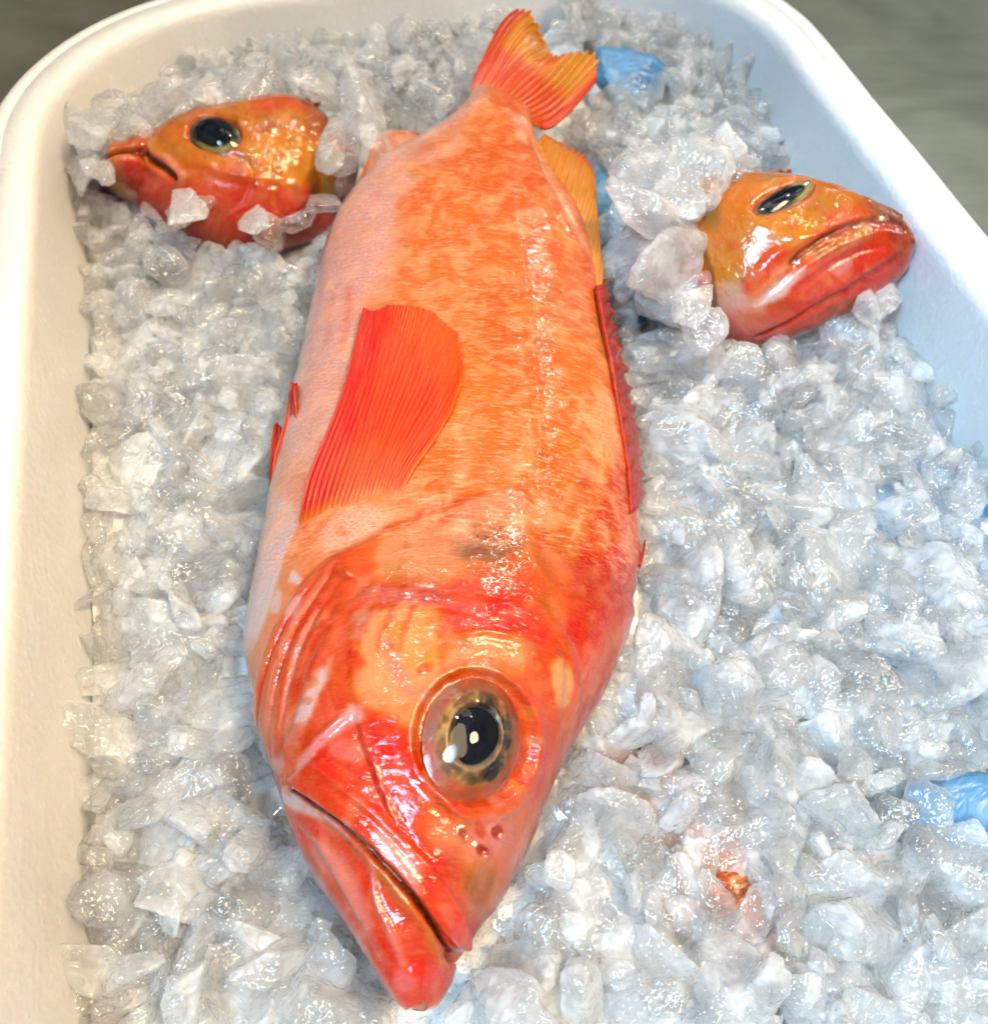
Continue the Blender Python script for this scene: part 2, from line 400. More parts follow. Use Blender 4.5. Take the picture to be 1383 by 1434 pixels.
# ------------------------------------------------------------------ fins: fans of rays
def fin(name, rays, zf, parent, col_fn, nu=240, nv=110, nr=18, rh=.0004, th=.0005, jag=.03, mat=None, seed=3, body=None, lift=.0012, curl=0.0, pw=1.8):
    """rays: list of pixel polylines base->tip (same length).  zf(u, v): height, or body: draped over a body surface"""
    R = A(rays, float); n, k = R.shape[:2]
    u = np.linspace(0, 1, nu); v = np.linspace(0, 1, nv)
    G = np.stack([catmull(R[:, q], u * (n - 1)) for q in range(k)], 1)         # nu,k,2
    rr = np.abs(noise3(np.stack([u * nr * 1.0 + 3, u * 0, u * 0], -1), seed)); rr2 = noise3(np.stack([u * nr * 3, u * 0, u * 0], -1), seed + 4)
    ray = np.cos(u * nr * 2 * np.pi) * .5 + .5
    vend = 1 - jag * (1 - ray) - jag * .9 * rr - jag * .5 * np.abs(rr2)
    P = np.zeros((nu, nv, 2))
    for i in range(nu): P[i] = catmull(G[i], v * vend[i] * (k - 1))
    if body is not None:
        step = 6; gu = np.arange(0, nu, step); gu = np.r_[gu, nu - 1] if gu[-1] != nu - 1 else gu; gv = np.arange(0, nv, step); gv = np.r_[gv, nv - 1] if gv[-1] != nv - 1 else gv
        base = np.zeros((len(gu), len(gv), 3))
        for a_, i in enumerate(gu):
            for b_, j in enumerate(gv):
                p, nn = body.surf(*P[i, j]); base[a_, b_] = p + nn * (lift * (1 + 1.2 * v[j]) * sm(-.04, .22, v[j]) - .0006 * (1 - sm(0, .10, v[j])))
        for _ in range(4): base[1:-1] = base[1:-1] * .5 + (base[:-2] + base[2:]) * .25; base[:, 1:-1] = base[:, 1:-1] * .5 + (base[:, :-2] + base[:, 2:]) * .25
        W = np.zeros((nu, nv, 3)); T = np.zeros((nu, len(gv), 3))
        for c in range(3):
            for b_ in range(len(gv)): T[:, b_, c] = np.interp(np.arange(nu), gu, base[:, b_, c])
            for i in range(nu): W[i, :, c] = np.interp(np.arange(nv), gv, T[i, :, c])
    else:
        Z = zf(u[:, None], v[None, :]) * np.ones((nu, nv)); W = un(P[..., 0], P[..., 1], Z)
    N = np.cross(np.gradient(W, axis=0), np.gradient(W, axis=1)); N /= np.linalg.norm(N, axis=2)[..., None] + 1e-12
    if N[..., 2].mean() < 0: N = -N
    U, VV_ = np.meshgrid(u, v, indexing='ij')
    rid = (np.cos(U * nr * 2 * np.pi) * .5 + .5) ** pw
    fine = (np.cos(U * nr * 4 * np.pi + 1) * .5 + .5) * sm(.45, .8, VV_)
    wav = fbm(np.stack([U * 5, VV_ * 4, U * 0 + seed], -1), seed, 3)
    off = rh * (rid * (1 - .5 * VV_) + .5 * fine) * sm(.0, .22, VV_) + .0007 * wav + curl * np.sin(U * np.pi * 3) * VV_
    topv = W + N * (off + th * (1 - .6 * VV_))[..., None]; botv = W + N * (.0007 * wav + curl * np.sin(U * np.pi * 3) * VV_ - th * .3)[..., None]
    c = col_fn(U, VV_, rid, wav)
    c = np.clip(deep(c) * A([1.45, 1.75, 1.3]), 0, .95)
    m = nu * nv; F = grid_faces(nu, nv); idx = np.arange(m).reshape(nu, nv)
    Fs = [F, F[:, ::-1] + m]
    for line in (idx[0], idx[-1][::-1], idx[:, 0][::-1], idx[:, -1]):
        Fs.append(np.stack([line[:-1], line[1:], line[1:] + m, line[:-1] + m], -1)[:, ::-1])
    V = np.vstack([topv.reshape(-1, 3), botv.reshape(-1, 3)]); uv = np.stack([U, VV_], -1).reshape(-1, 2)
    return mesh_obj(name, V, np.vstack(Fs), mat or M['fin'], parent, col=np.vstack([c.reshape(-1, 3)] * 2), uv=np.vstack([uv] * 2))
def mixc(a, b, t):
    a = np.asarray(a, float); b = np.asarray(b, float); t = np.asarray(t)[..., None]; return a * (1 - t) + b * t

# ================================================================== the big fish
def eye(fish, px, py, rx, ry, rot, parent, dome=.0048, pupil=(0, 0, .46), iris_col=None, sink=.0012, cor=True, pup_sq=1.0):
    """eyeball cap seated in its socket; rx, ry in pixels of the photograph where it lies"""
    P, N = fish.surf(px, py); P = P - N * sink
    def tang(dx, dy):
        a = un(px, py, P[2]); b = un(px + dx, py + dy, P[2]); d = b - a; return d - N * (d @ N)
    r = math.radians(rot)
    ex = tang(math.cos(r) * rx, math.sin(r) * rx); ey = tang(-math.sin(r) * ry, math.cos(r) * ry)
    nr_, na = 60, 128; rad = np.linspace(0, 1.04, nr_); an = np.linspace(0, 2 * np.pi, na, endpoint=False)
    Rr, An = np.meshgrid(rad, an, indexing='ij'); x, y = Rr * np.cos(An), Rr * np.sin(An)
    def cap(h, p=2.0, off=0): return P + x[..., None] * ex + y[..., None] * ey + (off + h * (1 - np.clip(Rr, 0, 1.04) ** p))[..., None] * N
    X = np.stack([x, y, x * 0], -1)
    prx = pupil[2]; dpx = np.sqrt(((x - pupil[0]) / prx) ** 2 + ((y - pupil[1]) / (prx * pup_sq)) ** 2)
    c = iris_col(x, y, Rr, An, dpx, X)
    V = cap(dome * .55, 2.4); V = V - (N * .0011)[None, None] * (1 - sm(.9, 1.25, dpx))[..., None]
    F = grid_faces(nr_, na, True)
    ball = mesh_obj('eye', V.reshape(-1, 3), F, M['iris'], parent, col=(lin(np.clip(c, 0, 255)) ** 1.15 * .62).reshape(-1, 3))
    # pupil: small lens
    q = np.linspace(0, 1, 20); Q, An2 = np.meshgrid(q, an, indexing='ij')
    k = (1 + .035 * np.cos(3 * An2 + .6)) * prx * 1.0
    px_, py_ = pupil[0] + Q * np.cos(An2) * k, pupil[1] + Q * np.sin(An2) * k * pup_sq
    rr = np.sqrt(px_ ** 2 + py_ ** 2)
    V = P + px_[..., None] * ex + py_[..., None] * ey + (dome * .55 * (1 - np.clip(rr, 0, 1) ** 2.4) + .0007 * (1 - Q ** 2) - .0004)[..., None] * N
    mesh_obj('pupil', V.reshape(-1, 3), grid_faces(20, na, True), M['pupil'], ball)
    if cor:
        V = cap(dome * 1.05, 2.0, .0001)
        Vb = cap(dome * .60, 2.3, -.00005)
        n_ = nr_ * na; F2 = np.vstack([F, F[:, ::-1] + n_])
        l0 = (nr_ - 1) * na + np.arange(na); l1 = (nr_ - 1) * na + (np.arange(na) + 1) % na
        F2 = np.vstack([F2, np.stack([l0, l1, l1 + n_, l0 + n_], -1)[:, ::-1]])
        mesh_obj('cornea', np.vstack([V.reshape(-1, 3), Vb.reshape(-1, 3)]), F2, M['cornea'], ball)
    return ball

pairs = [((578, 1401), (590, 1399)), ((566, 1394), (602, 1387)), ((548, 1378), (619, 1358)), ((520, 1330), (632, 1326)), ((487, 1280), (662, 1284)), ((452, 1230), (698, 1230)),
         ((418, 1165), (729, 1168)), ((393, 1105), (752, 1110)), ((371, 1045), (781, 1052)), ((351, 980), (826, 985)), ((341, 915), (862, 915)),
         ((349, 860), (884, 850)), ((362, 790), (897, 780)), ((376, 710), (894, 710)), ((391, 640), (888, 640)), ((407, 570), (876, 570)),
         ((423, 500), (860, 500)), ((437, 430), (846, 430)), ((450, 370), (836, 370)), ((475, 305), (818, 315)), ((520, 245), (792, 270)),
         ((575, 205), (768, 232)), ((620, 176), (754, 205)), ((648, 150), (748, 182)), ((662, 124), (744, 160))]
nk = len(pairs)
zb = np.interp(range(nk), [0, 5, 10, 16, 20, 23], [.018, .014, .010, .010, .020, .030])
zd = np.interp(range(nk), [0, 5, 10, 16, 20, 23], [.020, .018, .016, .012, .022, .032])
hu = [.0012, .0045, .008, .012, .0155, .019, .023, .026, .028, .0295, .0305, .031, .031, .031, .030, .029, .028, .026, .0235, .0205, .0165, .0125, .009, .007, .005]
hd = [x * .9 for x in hu]
big = Fish(pairs, zb, zd, hu, hd, 980, 460, exp=.92, dens=1.18); big.k = 100
fr = big.frac; S = big.Sg; L_ = big.L
def Sof(px, py): i, j = big.at(px, py); return big.Sg[i, j]
wob = fbm(np.stack([S * 45, big.T * 60, S * 0], -1), 11, 4)
wob2 = fbm(np.stack([S * 180, big.T * 180, S * 0], -1), 12, 4)
f2 = np.clip(fr + .045 * wob, 0, 1)
c = mixc((247, 230, 228), (243, 190, 174), sm(.02, .12, f2))
c = mixc(c, (240, 148, 104), sm(.10, .24, f2)); c = mixc(c, (236, 124, 66), sm(.25, .5, f2))
c = mixc(c, (230, 108, 38), sm(.5, .75, f2)); c = mixc(c, (204, 66, 22), sm(.88, .985, f2))
tl = sm(Sof(640, 420), Sof(700, 190), S)
c2 = mixc((240, 205, 198), (240, 140, 86), sm(.22, .42, f2)); c2 = mixc(c2, (234, 112, 52), sm(.45, .6, f2)); c2 = mixc(c2, (232, 140, 96), sm(.8, .9, f2))
c = mixc(c, c2, tl)
c = mixc(c, (242, 170, 120), .55 * sm(.1, .8, wob)); c = mixc(c, (228, 96, 30), .35 * sm(.05, .7, -wob)); c = mixc(c, (225, 90, 30), .18 * sm(0, .8, wob2))
big.col = c
p, st, rd, pl = big.paint, big.stroke, big.ridge, big.plate
# ---- body
p([(437, 430), (470, 320), (520, 262), (575, 240), (560, 300), (540, 380), (515, 430), (490, 500), (470, 560), (440, 640), (405, 640), (415, 540)], (240, 206, 204), .85, 5, 4)
p([(575, 235), (620, 200), (648, 175), (640, 210), (600, 250), (560, 300)], (241, 200, 188), .8, 3, 3)
p([(575, 262), (610, 250), (600, 300), (560, 345), (556, 320)], (236, 116, 72), .8, 3, 3)
p([(600, 235), (690, 210), (700, 300), (650, 330), (590, 330)], (236, 118, 62), .6, 6, 5, brk=.5)
for q in range(26):
    x = 590 + (q * 71) % 230; y = 240 + (q * 47) % 330
    p(ell(x, y, 14 + q % 5 * 4, 5 + q % 3 * 2, (q * 37) % 60 - 20), [(240, 122, 50), (245, 160, 100), (228, 104, 34)][q % 3], .5, 2.5, 3.5)
st([(735, 165), (745, 200), (762, 240), (792, 290), (822, 350)], (240, 190, 165), 2.4, .8)
st([(738, 190), (752, 235), (780, 290), (806, 345)], (214, 96, 50), 1.6, .7)
p([(690, 400), (830, 390), (850, 520), (830, 640), (770, 680), (700, 660), (690, 500)], (230, 112, 36), .55, 9, 8)
p([(715, 560), (830, 560), (850, 650), (820, 740), (760, 770), (700, 690)], (216, 122, 38), .7, 7, 6, brk=.4)
for (x, y, a, b, r) in [(752, 575, 22, 12, 20), (790, 620, 26, 12, 40), (735, 640, 24, 9, 10), (800, 700, 14, 24, 20), (770, 520, 20, 9, 30), (720, 600, 13, 8, 0), (690, 560, 16, 6, 20), (825, 600, 12, 20, 0)]:
    p(ell(x, y, a, b, r), (206, 140, 50), .55, 2, 2.5)
p([(842, 545), (858, 570), (872, 620), (868, 660), (850, 655), (812, 620), (806, 575), (822, 545)], (238, 190, 146), .88, 1.2, 1.2)
p([(838, 440), (850, 480), (852, 530), (838, 545), (825, 480)], (232, 164, 110), .6, 2, 2)
p([(862, 470), (880, 560), (893, 660), (896, 760), (878, 860), (845, 935), (820, 900), (838, 800), (858, 700), (866, 620)], (206, 66, 24), .92, 3, 3)
p([(820, 655), (862, 665), (862, 740), (820, 870), (790, 860), (800, 780), (812, 700)], (210, 64, 18), .8, 2.5, 3)
st([(846, 650), (832, 700), (812, 745), (800, 778)], (214, 150, 70), 2.0, .85)
p([(815, 690), (838, 665), (845, 690), (825, 745), (806, 782), (793, 770), (800, 735)], (234, 184, 126), .85, 1.2, 1)
st([(868, 745), (850, 755), (838, 764)], (230, 170, 120), 1.0, .7)
for q in range(28):
    x = 655 + (q * 53) % 185; y = 330 + (q * 89) % 340
    p(ell(x, y, 9 + q % 4 * 5, 2.5 + q % 3 * 1.5, 15 + (q * 17) % 30), [(226, 88, 22), (248, 178, 120), (216, 118, 30), (232, 100, 30)][q % 4], .45, 1.2, 2.2)
p([(790, 470), (835, 440), (850, 540), (835, 560), (800, 540)], (206, 132, 76), .5, 3, 4, brk=.3)
for q in range(16):
    x = 740 + (q * 37) % 100; y = 480 + (q * 67) % 260; p(ell(x, y, 9 + q % 4 * 4, 4 + q % 3 * 3, 30 + (q * 23) % 50), [(188, 116, 44), (204, 136, 66), (170, 84, 30)][q % 3], .6, 1.2, 2.2)
# under the fin / belly white with pink rosy streaks
p([(455, 560), (480, 470), (505, 440), (500, 520), (478, 600), (440, 680), (425, 700)], (243, 214, 208), .7, 4, 3)
st([(470, 400), (462, 440), (458, 480)], (240, 140, 130), 1.2, .4); st([(488, 405), (486, 450), (478, 490)], (238, 120, 100), 1.6, .5); st([(556, 320), (540, 380), (520, 425)], (240, 150, 130), 3, .35)
# ---- head base
hb = [(300, 1420), (330, 900), (352, 850), (385, 830), (440, 790), (500, 755), (560, 730), (640, 695), (740, 690), (770, 780), (800, 850), (900, 900), (930, 1000), (700, 1420)]
p([(368, 1060), (352, 1000), (345, 930), (352, 880), (385, 830), (440, 770), (500, 742), (580, 715), (650, 695), (735, 690), (765, 760), (800, 820), (870, 830), (880, 870), (800, 1010), (752, 1108), (700, 1228), (620, 1358), (598, 1391), (565, 1397), (520, 1330), (418, 1165)], (224, 66, 24), .94, 2.5, 2)
p([(420, 735), (480, 700), (550, 702), (640, 690), (560, 728), (500, 760), (440, 800), (400, 860), (372, 930), (360, 1010), (352, 1000), (343, 930), (356, 880), (388, 800)], (246, 156, 112), .95, 2, 1.5)
p([(380, 705), (402, 700), (416, 722), (400, 780), (380, 840), (362, 890), (345, 918), (346, 880), (360, 800)], (243, 226, 226), .95, 1.4, .8)
p([(455, 742), (500, 706), (548, 712), (530, 742), (490, 760), (455, 772)], (243, 200, 180), .9, 2, 2)
p([(300, 1000), (300, 900), (360, 900), (366, 960), (360, 1060)], (246, 160, 130), .5, 2, 1)
p([(412, 798), (404, 812), (420, 816)], (240, 222, 220), .9, .8, .5); p([(390, 822), (376, 852), (388, 858), (394, 840)], (242, 214, 206), .85, .8, .6)
# gill membranes: long curved salmon bands
p([(452, 792), (470, 800), (420, 880), (398, 960), (392, 1060), (372, 1045), (366, 980), (380, 900), (412, 840)], (240, 106, 78), .85, 1.2, 1)
for k, (pts, cc, w_) in enumerate([([(462, 790), (412, 860), (380, 930), (368, 1000), (372, 1040)], (206, 58, 40), .7), ([(478, 790), (430, 862), (398, 935), (385, 1005), (386, 1060)], (212, 62, 40), .7),
        ([(485, 806), (446, 868), (416, 935), (402, 1000), (400, 1070)], (208, 60, 46), .6), ([(470, 800), (420, 870), (390, 940), (378, 1010)], (248, 170, 150), .9), ([(452, 850), (425, 900), (408, 960), (396, 1020)], (250, 180, 170), 1.2),
        ([(500, 800), (468, 850), (440, 900), (420, 960)], (240, 120, 110), .9), ([(392, 950), (384, 1010), (392, 1070)], (250, 160, 150), 1.1)]):
    st(pts, cc, w_, .75, .25, taper=True)
p([(405, 842), (424, 838), (420, 862), (402, 866)], (240, 180, 180), .8, .8, .6)
p([(478, 790), (560, 740), (572, 780), (530, 830), (480, 850)], (236, 104, 44), .8, 2, 2)
p([(470, 850), (530, 840), (520, 900), (510, 980), (470, 950), (450, 900)], (228, 88, 40), .8, 3, 3)
# opercle: translucent peach with an olive bruise
p([(560, 745), (620, 722), (700, 690), (728, 690), (740, 720), (738, 770), (700, 790), (660, 800), (610, 812), (540, 812), (530, 780)], (234, 156, 116), .92, 2, 2.5)
p([(660, 700), (722, 690), (734, 720), (700, 728), (640, 738)], (240, 140, 112), .8, 1.5, 1.5)
p([(640, 765), (690, 738), (722, 742), (726, 768), (690, 790), (640, 792)], (150, 92, 52), .8, 2.4, 2.5, brk=.3)
p([(655, 800), (725, 770), (735, 800), (700, 830), (650, 830)], (206, 110, 40), .7, 2, 2)
p([(540, 790), (610, 785), (640, 810), (560, 822)], (200, 130, 78), .6, 2, 2)
p([(590, 745), (640, 735), (632, 770), (580, 775)], (236, 130, 86), .5, 2, 2, brk=.4)
# preopercle bar, purple pink
p([(515, 828), (560, 822), (640, 838), (640, 858), (560, 852), (510, 848)], (202, 92, 92), .85, 1.2, 1.2)
st([(640, 828), (700, 826), (760, 822)], (228, 70, 20), 2.5, .6)
p([(470, 800), (512, 812), (508, 852), (465, 850)], (224, 84, 50), .6, 2, 2)
# cheek plate (peach olive)
p([(505, 872), (560, 856), (612, 862), (618, 890), (612, 930), (590, 990), (560, 1010), (520, 985), (508, 930)], (238, 168, 116), .93, 1.6, 3)
p([(545, 880), (605, 870), (612, 920), (580, 950), (548, 930)], (222, 146, 62), .75, 2.5, 3, brk=.4)
p([(500, 862), (528, 862), (520, 900), (500, 900)], (214, 150, 140), .7, 1.5, 1.5)
st([(545, 905), (562, 950), (575, 975)], (216, 120, 112), 1.3, .6)
p([(515, 975), (560, 975), (590, 1005), (560, 1035), (530, 1010)], (238, 150, 96), .7, 2.5, 2.5)
# vivid patches round the eye
p([(615, 855), (660, 840), (740, 850), (800, 860), (806, 905), (760, 915), (690, 892), (640, 880)], (226, 56, 10), .94, 1.6, 2)
p([(612, 868), (640, 880), (630, 930), (612, 930)], (234, 92, 20), .8, 1.5, 1.5)
p([(628, 905), (690, 890), (740, 905), (722, 940), (660, 938), (610, 952)], (236, 162, 116), .88, 2, 3, brk=.3)
p([(735, 915), (800, 905), (815, 960), (790, 1030), (755, 1090), (745, 1000)], (218, 84, 26), .85, 2, 2.5)
p([(762, 928), (786, 920), (794, 945), (788, 985), (770, 990), (762, 960)], (234, 176, 126), .92, 1, 1)
p(ell(713, 928, 7, 8), (226, 150, 130), .7, .8, .5)
p([(730, 780), (790, 790), (800, 850), (770, 880), (738, 850)], (222, 100, 30), .7, 2, 2)
p([(745, 840), (775, 835), (785, 880), (800, 920), (786, 925), (765, 890)], (206, 110, 40), .6, 1.5, 1.5)
for q in range(16):
    x = 812 + (q * 13) % 48; y = 815 + (q * 23) % 110; p(ell(x, y, 4 + q % 3, 8 + q % 5, 20), [(222, 134, 26), (236, 120, 60), (190, 60, 22)][q % 3], .7, 1, 1)
p([(846, 880), (868, 880), (840, 940), (800, 1010), (762, 1090), (742, 1120), (750, 1080), (790, 1000)], (206, 92, 74), .8, 2, 1.5)
for k in range(6): st([(868 - 6 * k, 870 + 4 * k), (832 - 6 * k, 940 + 4 * k), (792 - 5 * k, 1010 + 4 * k)], (232, 150, 130), .5, .5, .2)
# between the eye and the jaw
p([(522, 1000), (560, 1020), (585, 1060), (610, 1110), (650, 1140), (640, 1200), (610, 1210), (570, 1160), (540, 1090), (515, 1030)], (228, 56, 14), .92, 2, 2)
p([(560, 1090), (600, 1100), (640, 1150), (620, 1180), (585, 1150)], (240, 126, 84), .55, 2, 2.5, brk=.4)
p([(600, 1150), (640, 1140), (655, 1180), (625, 1200)], (236, 136, 110), .6, 2, 2)
p([(445, 1050), (480, 1010), (505, 1010), (530, 1080), (555, 1150), (575, 1180), (540, 1150), (500, 1115), (450, 1080)], (232, 56, 24), .92, 1.4, 1.2)
p([(424, 1078), (436, 1052), (468, 1020), (492, 1000), (505, 1008), (486, 1026), (462, 1048), (442, 1072), (430, 1098)], (242, 160, 166), .92, .9, .8)
p([(470, 1042), (500, 1040), (518, 1060), (500, 1066), (478, 1060)], (240, 132, 132), .7, 1, 1.2)
p([(470, 1068), (500, 1080), (512, 1098), (490, 1090)], (244, 150, 150), .5, 1, 1)
p([(492, 990), (508, 992), (514, 1008), (506, 1018), (495, 1008)], (234, 176, 176), .85, .8, .6)
p([(474, 922), (452, 940), (430, 985), (422, 1012), (438, 1016), (455, 985), (470, 950)], (240, 214, 214), .92, 1.2, 1.6)
p([(425, 1012), (440, 1016), (425, 1050), (410, 1040)], (244, 150, 150), .6, 1.2, 1.2)
p([(400, 985), (420, 975), (412, 1030), (398, 1050)], (246, 140, 126), .5, 1.5, 1.5)
p([(378, 1066), (404, 1060), (408, 1075), (384, 1082)], (246, 176, 170), .8, 1, 1)
# upper jaw (maxilla)
p([(430, 1084), (456, 1076), (500, 1108), (545, 1150), (582, 1190), (612, 1232), (634, 1275), (640, 1308), (626, 1318), (608, 1292), (580, 1250), (530, 1190), (480, 1140), (434, 1104)], (232, 76, 54), .93, .9, .7)
p([(540, 1160), (580, 1195), (590, 1225), (585, 1250), (560, 1215), (530, 1180)], (244, 172, 162), .9, 1.2, 1)
p([(590, 1235), (612, 1235), (636, 1280), (640, 1308), (626, 1316), (606, 1280)], (230, 62, 30), .8, 1, 1)
p([(604, 1262), (616, 1258), (624, 1285), (614, 1288)], (242, 140, 130), .6, .8, .8)
p([(575, 1170), (605, 1210), (636, 1266), (645, 1300), (660, 1280), (640, 1220), (610, 1180)], (214, 70, 30), .7, 1.5, 1.5)
# snout, nostrils
p([(650, 1140), (700, 1128), (742, 1120), (730, 1165), (700, 1228), (662, 1284), (645, 1260), (632, 1210)], (218, 124, 88), .9, 2, 2)
p([(655, 1150), (690, 1135), (712, 1140), (706, 1180), (672, 1205), (655, 1190)], (224, 136, 124), .85, 1.6, 1.4)
p([(640, 1220), (670, 1205), (690, 1225), (665, 1270), (645, 1262)], (202, 112, 50), .8, 1.8, 1.6)
p([(610, 1215), (640, 1205), (642, 1250), (625, 1245)], (216, 78, 28), .8, 1.5, 1.5)
for e_ in (ell(683, 1161, 6, 9, 20), ell(664, 1187, 7.5, 6, 0), ell(641, 1166, 4.5, 8, 0)): p(e_, (150, 40, 30), .9, .6, .2)
# lower jaw
p([(395, 1095), (425, 1120), (470, 1160), (520, 1210), (570, 1280), (600, 1340), (612, 1372), (598, 1391), (568, 1397), (548, 1378), (487, 1280), (418, 1165)], (230, 56, 34), .94, 1.5, 1.2)
p([(404, 1106), (418, 1098), (444, 1112), (478, 1134), (502, 1158), (496, 1168), (470, 1152), (432, 1134), (410, 1120)], (246, 220, 216), .95, .8, .7)
p([(466, 1142), (500, 1160), (506, 1174), (480, 1160)], (206, 104, 110), .6, .8, .6)
p([(515, 1180), (545, 1210), (578, 1258), (596, 1300), (588, 1312), (560, 1262), (528, 1220)], (210, 126, 60), .88, 1.2, 1)
p([(560, 1262), (590, 1290), (608, 1320), (606, 1350), (580, 1330), (560, 1290)], (216, 74, 26), .8, 1.4, 1.4)
p([(595, 1290), (612, 1325), (618, 1345), (605, 1348), (592, 1318)], (208, 120, 30), .8, 1, .8)
p([(440, 1160), (470, 1175), (505, 1220), (530, 1280), (515, 1290), (480, 1240), (450, 1195)], (246, 152, 144), .85, 2, 1.8)
p([(455, 1222), (466, 1226), (468, 1250), (458, 1245)], (248, 190, 190), .7, .8, .6)
st([(525, 1200), (535, 1260), (552, 1300), (566, 1340)], (244, 140, 140), .8, .7, .2)
p([(560, 1350), (578, 1362), (576, 1384), (560, 1372)], (240, 140, 150), .7, 1, 1)
p([(575, 1380), (600, 1362), (616, 1350), (612, 1380), (596, 1392)], (216, 70, 44), .7, 1, 1)
for (x, y, r_) in [(395, 1140, 4), (430, 1190, 5), (500, 1265, 5), (470, 1265, 3.5), (540, 1330, 4), (440, 1125, 4), (520, 1300, 5), (408, 1090, 4), (600, 1375, 3)]:
    p(ell(x, y, r_, r_ * 1.6, 30), (250, 170, 160), .55, .7, .6)
for q in range(60):
    x = 400 + (q * 97) % 440; y = 780 + (q * 61) % 420
    p(ell(x, y, 3 + q % 4 * 2.2, 3 + q % 3 * 2, q * 30), [(244, 150, 110), (226, 66, 20), (236, 116, 60), (240, 130, 110)][q % 4], .35, .9, 1.4)
for q in range(150):
    x = 380 + (q * 137) % 500; y = 720 + (q * 83) % 640
    p(ell(x, y, 2.5 + q % 5 * 1.8, 2 + q % 3 * 1.6, q * 47), [(238, 140, 96), (196, 40, 14), (214, 92, 34), (236, 120, 104), (176, 84, 36), (226, 50, 14)][q % 6], .42, .5, 1.3)
for q in range(10):
    x0 = 470 + q * 14; y0 = 800 + (q * 29) % 60; st([(x0, y0), (x0 - 14, y0 + 30), (x0 - 22, y0 + 66)], (206, 60, 34), .6, .4, .6)
p([(800, 700), (850, 660), (880, 700), (885, 800), (850, 900), (810, 880), (800, 790)], (170, 44, 16), .55, 4, 5, brk=.3)
p([(760, 700), (800, 690), (800, 760), (770, 820), (745, 790)], (176, 100, 36), .6, 2.5, 3, brk=.3)
p([(655, 742), (712, 726), (726, 760), (690, 786), (648, 782)], (104, 62, 34), .7, 2.0, 3, brk=.3)
p([(640, 1215), (665, 1205), (680, 1222), (662, 1262), (644, 1252)], (150, 84, 34), .7, 1.6, 2)
p([(612, 1190), (636, 1180), (640, 1225), (622, 1235)], (170, 40, 16), .6, 1.6, 2)
mouth = [(424, 1103), (452, 1124), (486, 1148), (520, 1184), (548, 1216), (578, 1252), (598, 1286), (612, 1314), (626, 1334)]
st(mouth, (90, 16, 14), .55, .85, .1); st(mouth[5:], (60, 10, 8), .4, .95, .1)
st([(424, 1080), (418, 1095), (424, 1103)], (190, 40, 36), .6, .6)
# socket colour
p(ell(660, 1035, 79, 92, 4), (214, 84, 48), .9, .8, .4)
for a_ in range(0, 360, 24): p(ell(660 + 78 * math.cos(math.radians(a_)), 1035 + 90 * math.sin(math.radians(a_)), 9, 7, a_), [(226, 160, 150), (214, 90, 30), (228, 130, 40)][a_ // 24 % 3], .6, .8, .8)
# ---- relief
headpoly = [(345, 1060), (352, 1000), (365, 950), (385, 885), (430, 815), (480, 775), (545, 742), (600, 722), (660, 700), (735, 690), (745, 760), (790, 830), (905, 860), (905, 1000), (700, 1440), (520, 1440)]
pl(headpoly, 1.3, 1.8, .8)
pl([(530, 826), (600, 838), (690, 846), (760, 850), (800, 1000), (700, 1440), (520, 1400), (405, 1100), (425, 1000), (440, 930), (480, 860)], .8, 1.4, .6)
pl([(505, 872), (612, 862), (700, 885), (780, 930), (720, 1240), (620, 1240), (508, 1010)], .5, 1.0)
rd([(462, 790), (412, 860), (380, 930), (368, 1000), (372, 1050)], -.9, .7); rd([(478, 790), (430, 862), (398, 935), (385, 1005), (386, 1060)], -.8, .6); rd([(485, 806), (446, 868), (416, 935), (402, 1000), (402, 1070)], -.7, .6)
rd([(505, 1008), (520, 1050), (538, 1100), (556, 1145), (572, 1165)], 1.0, .6); rd([(498, 1012), (510, 1052), (528, 1104), (548, 1150)], -.7, .6)
rd([(600, 1060), (610, 1110), (650, 1150), (700, 1160)], .5, 1.0)
rd([(640, 895), (690, 892), (730, 903)], .9, .7); rd([(700, 690), (722, 688), (738, 712)], .8, .9)
rd([(470, 800), (500, 812), (520, 835)], .9, 1.0); rd([(480, 850), (470, 870), (450, 885)], .7, .8)
for (x, y) in [(489, 808), (528, 826), (572, 832), (600, 838), (455, 875)]: pl(ell(x, y, 7, 6), .8, .8)
pl([(424, 1096), (430, 1078), (456, 1070), (500, 1104), (548, 1148), (585, 1188), (615, 1230), (640, 1278), (645, 1308), (632, 1322), (610, 1298), (578, 1244), (530, 1186), (484, 1142)], 1.7, .7)
rd([(436, 1060), (470, 1022), (496, 1000)], .9, .8); rd([(445, 1082), (500, 1122), (548, 1170), (590, 1225), (620, 1285)], -.35, .7)
rd([(410, 1098), (440, 1118), (480, 1148), (510, 1180), (545, 1222), (576, 1268), (596, 1305), (606, 1340)], 1.3, 1.1)
rd([(525, 1200), (535, 1260), (552, 1300), (566, 1340)], .8, .6); rd([(440, 1150), (480, 1210), (520, 1290)], .5, 1.3); rd([(420, 1140), (460, 1200), (500, 1265), (545, 1345)], -.5, .8)
rd(mouth, -1.2, .38, taper=False, h2=-1.9)
rd([(616, 1333), (640, 1340)], -2, 1.0, taper=False)
rd([(570, 1352), (590, 1372)], .8, 1.6)
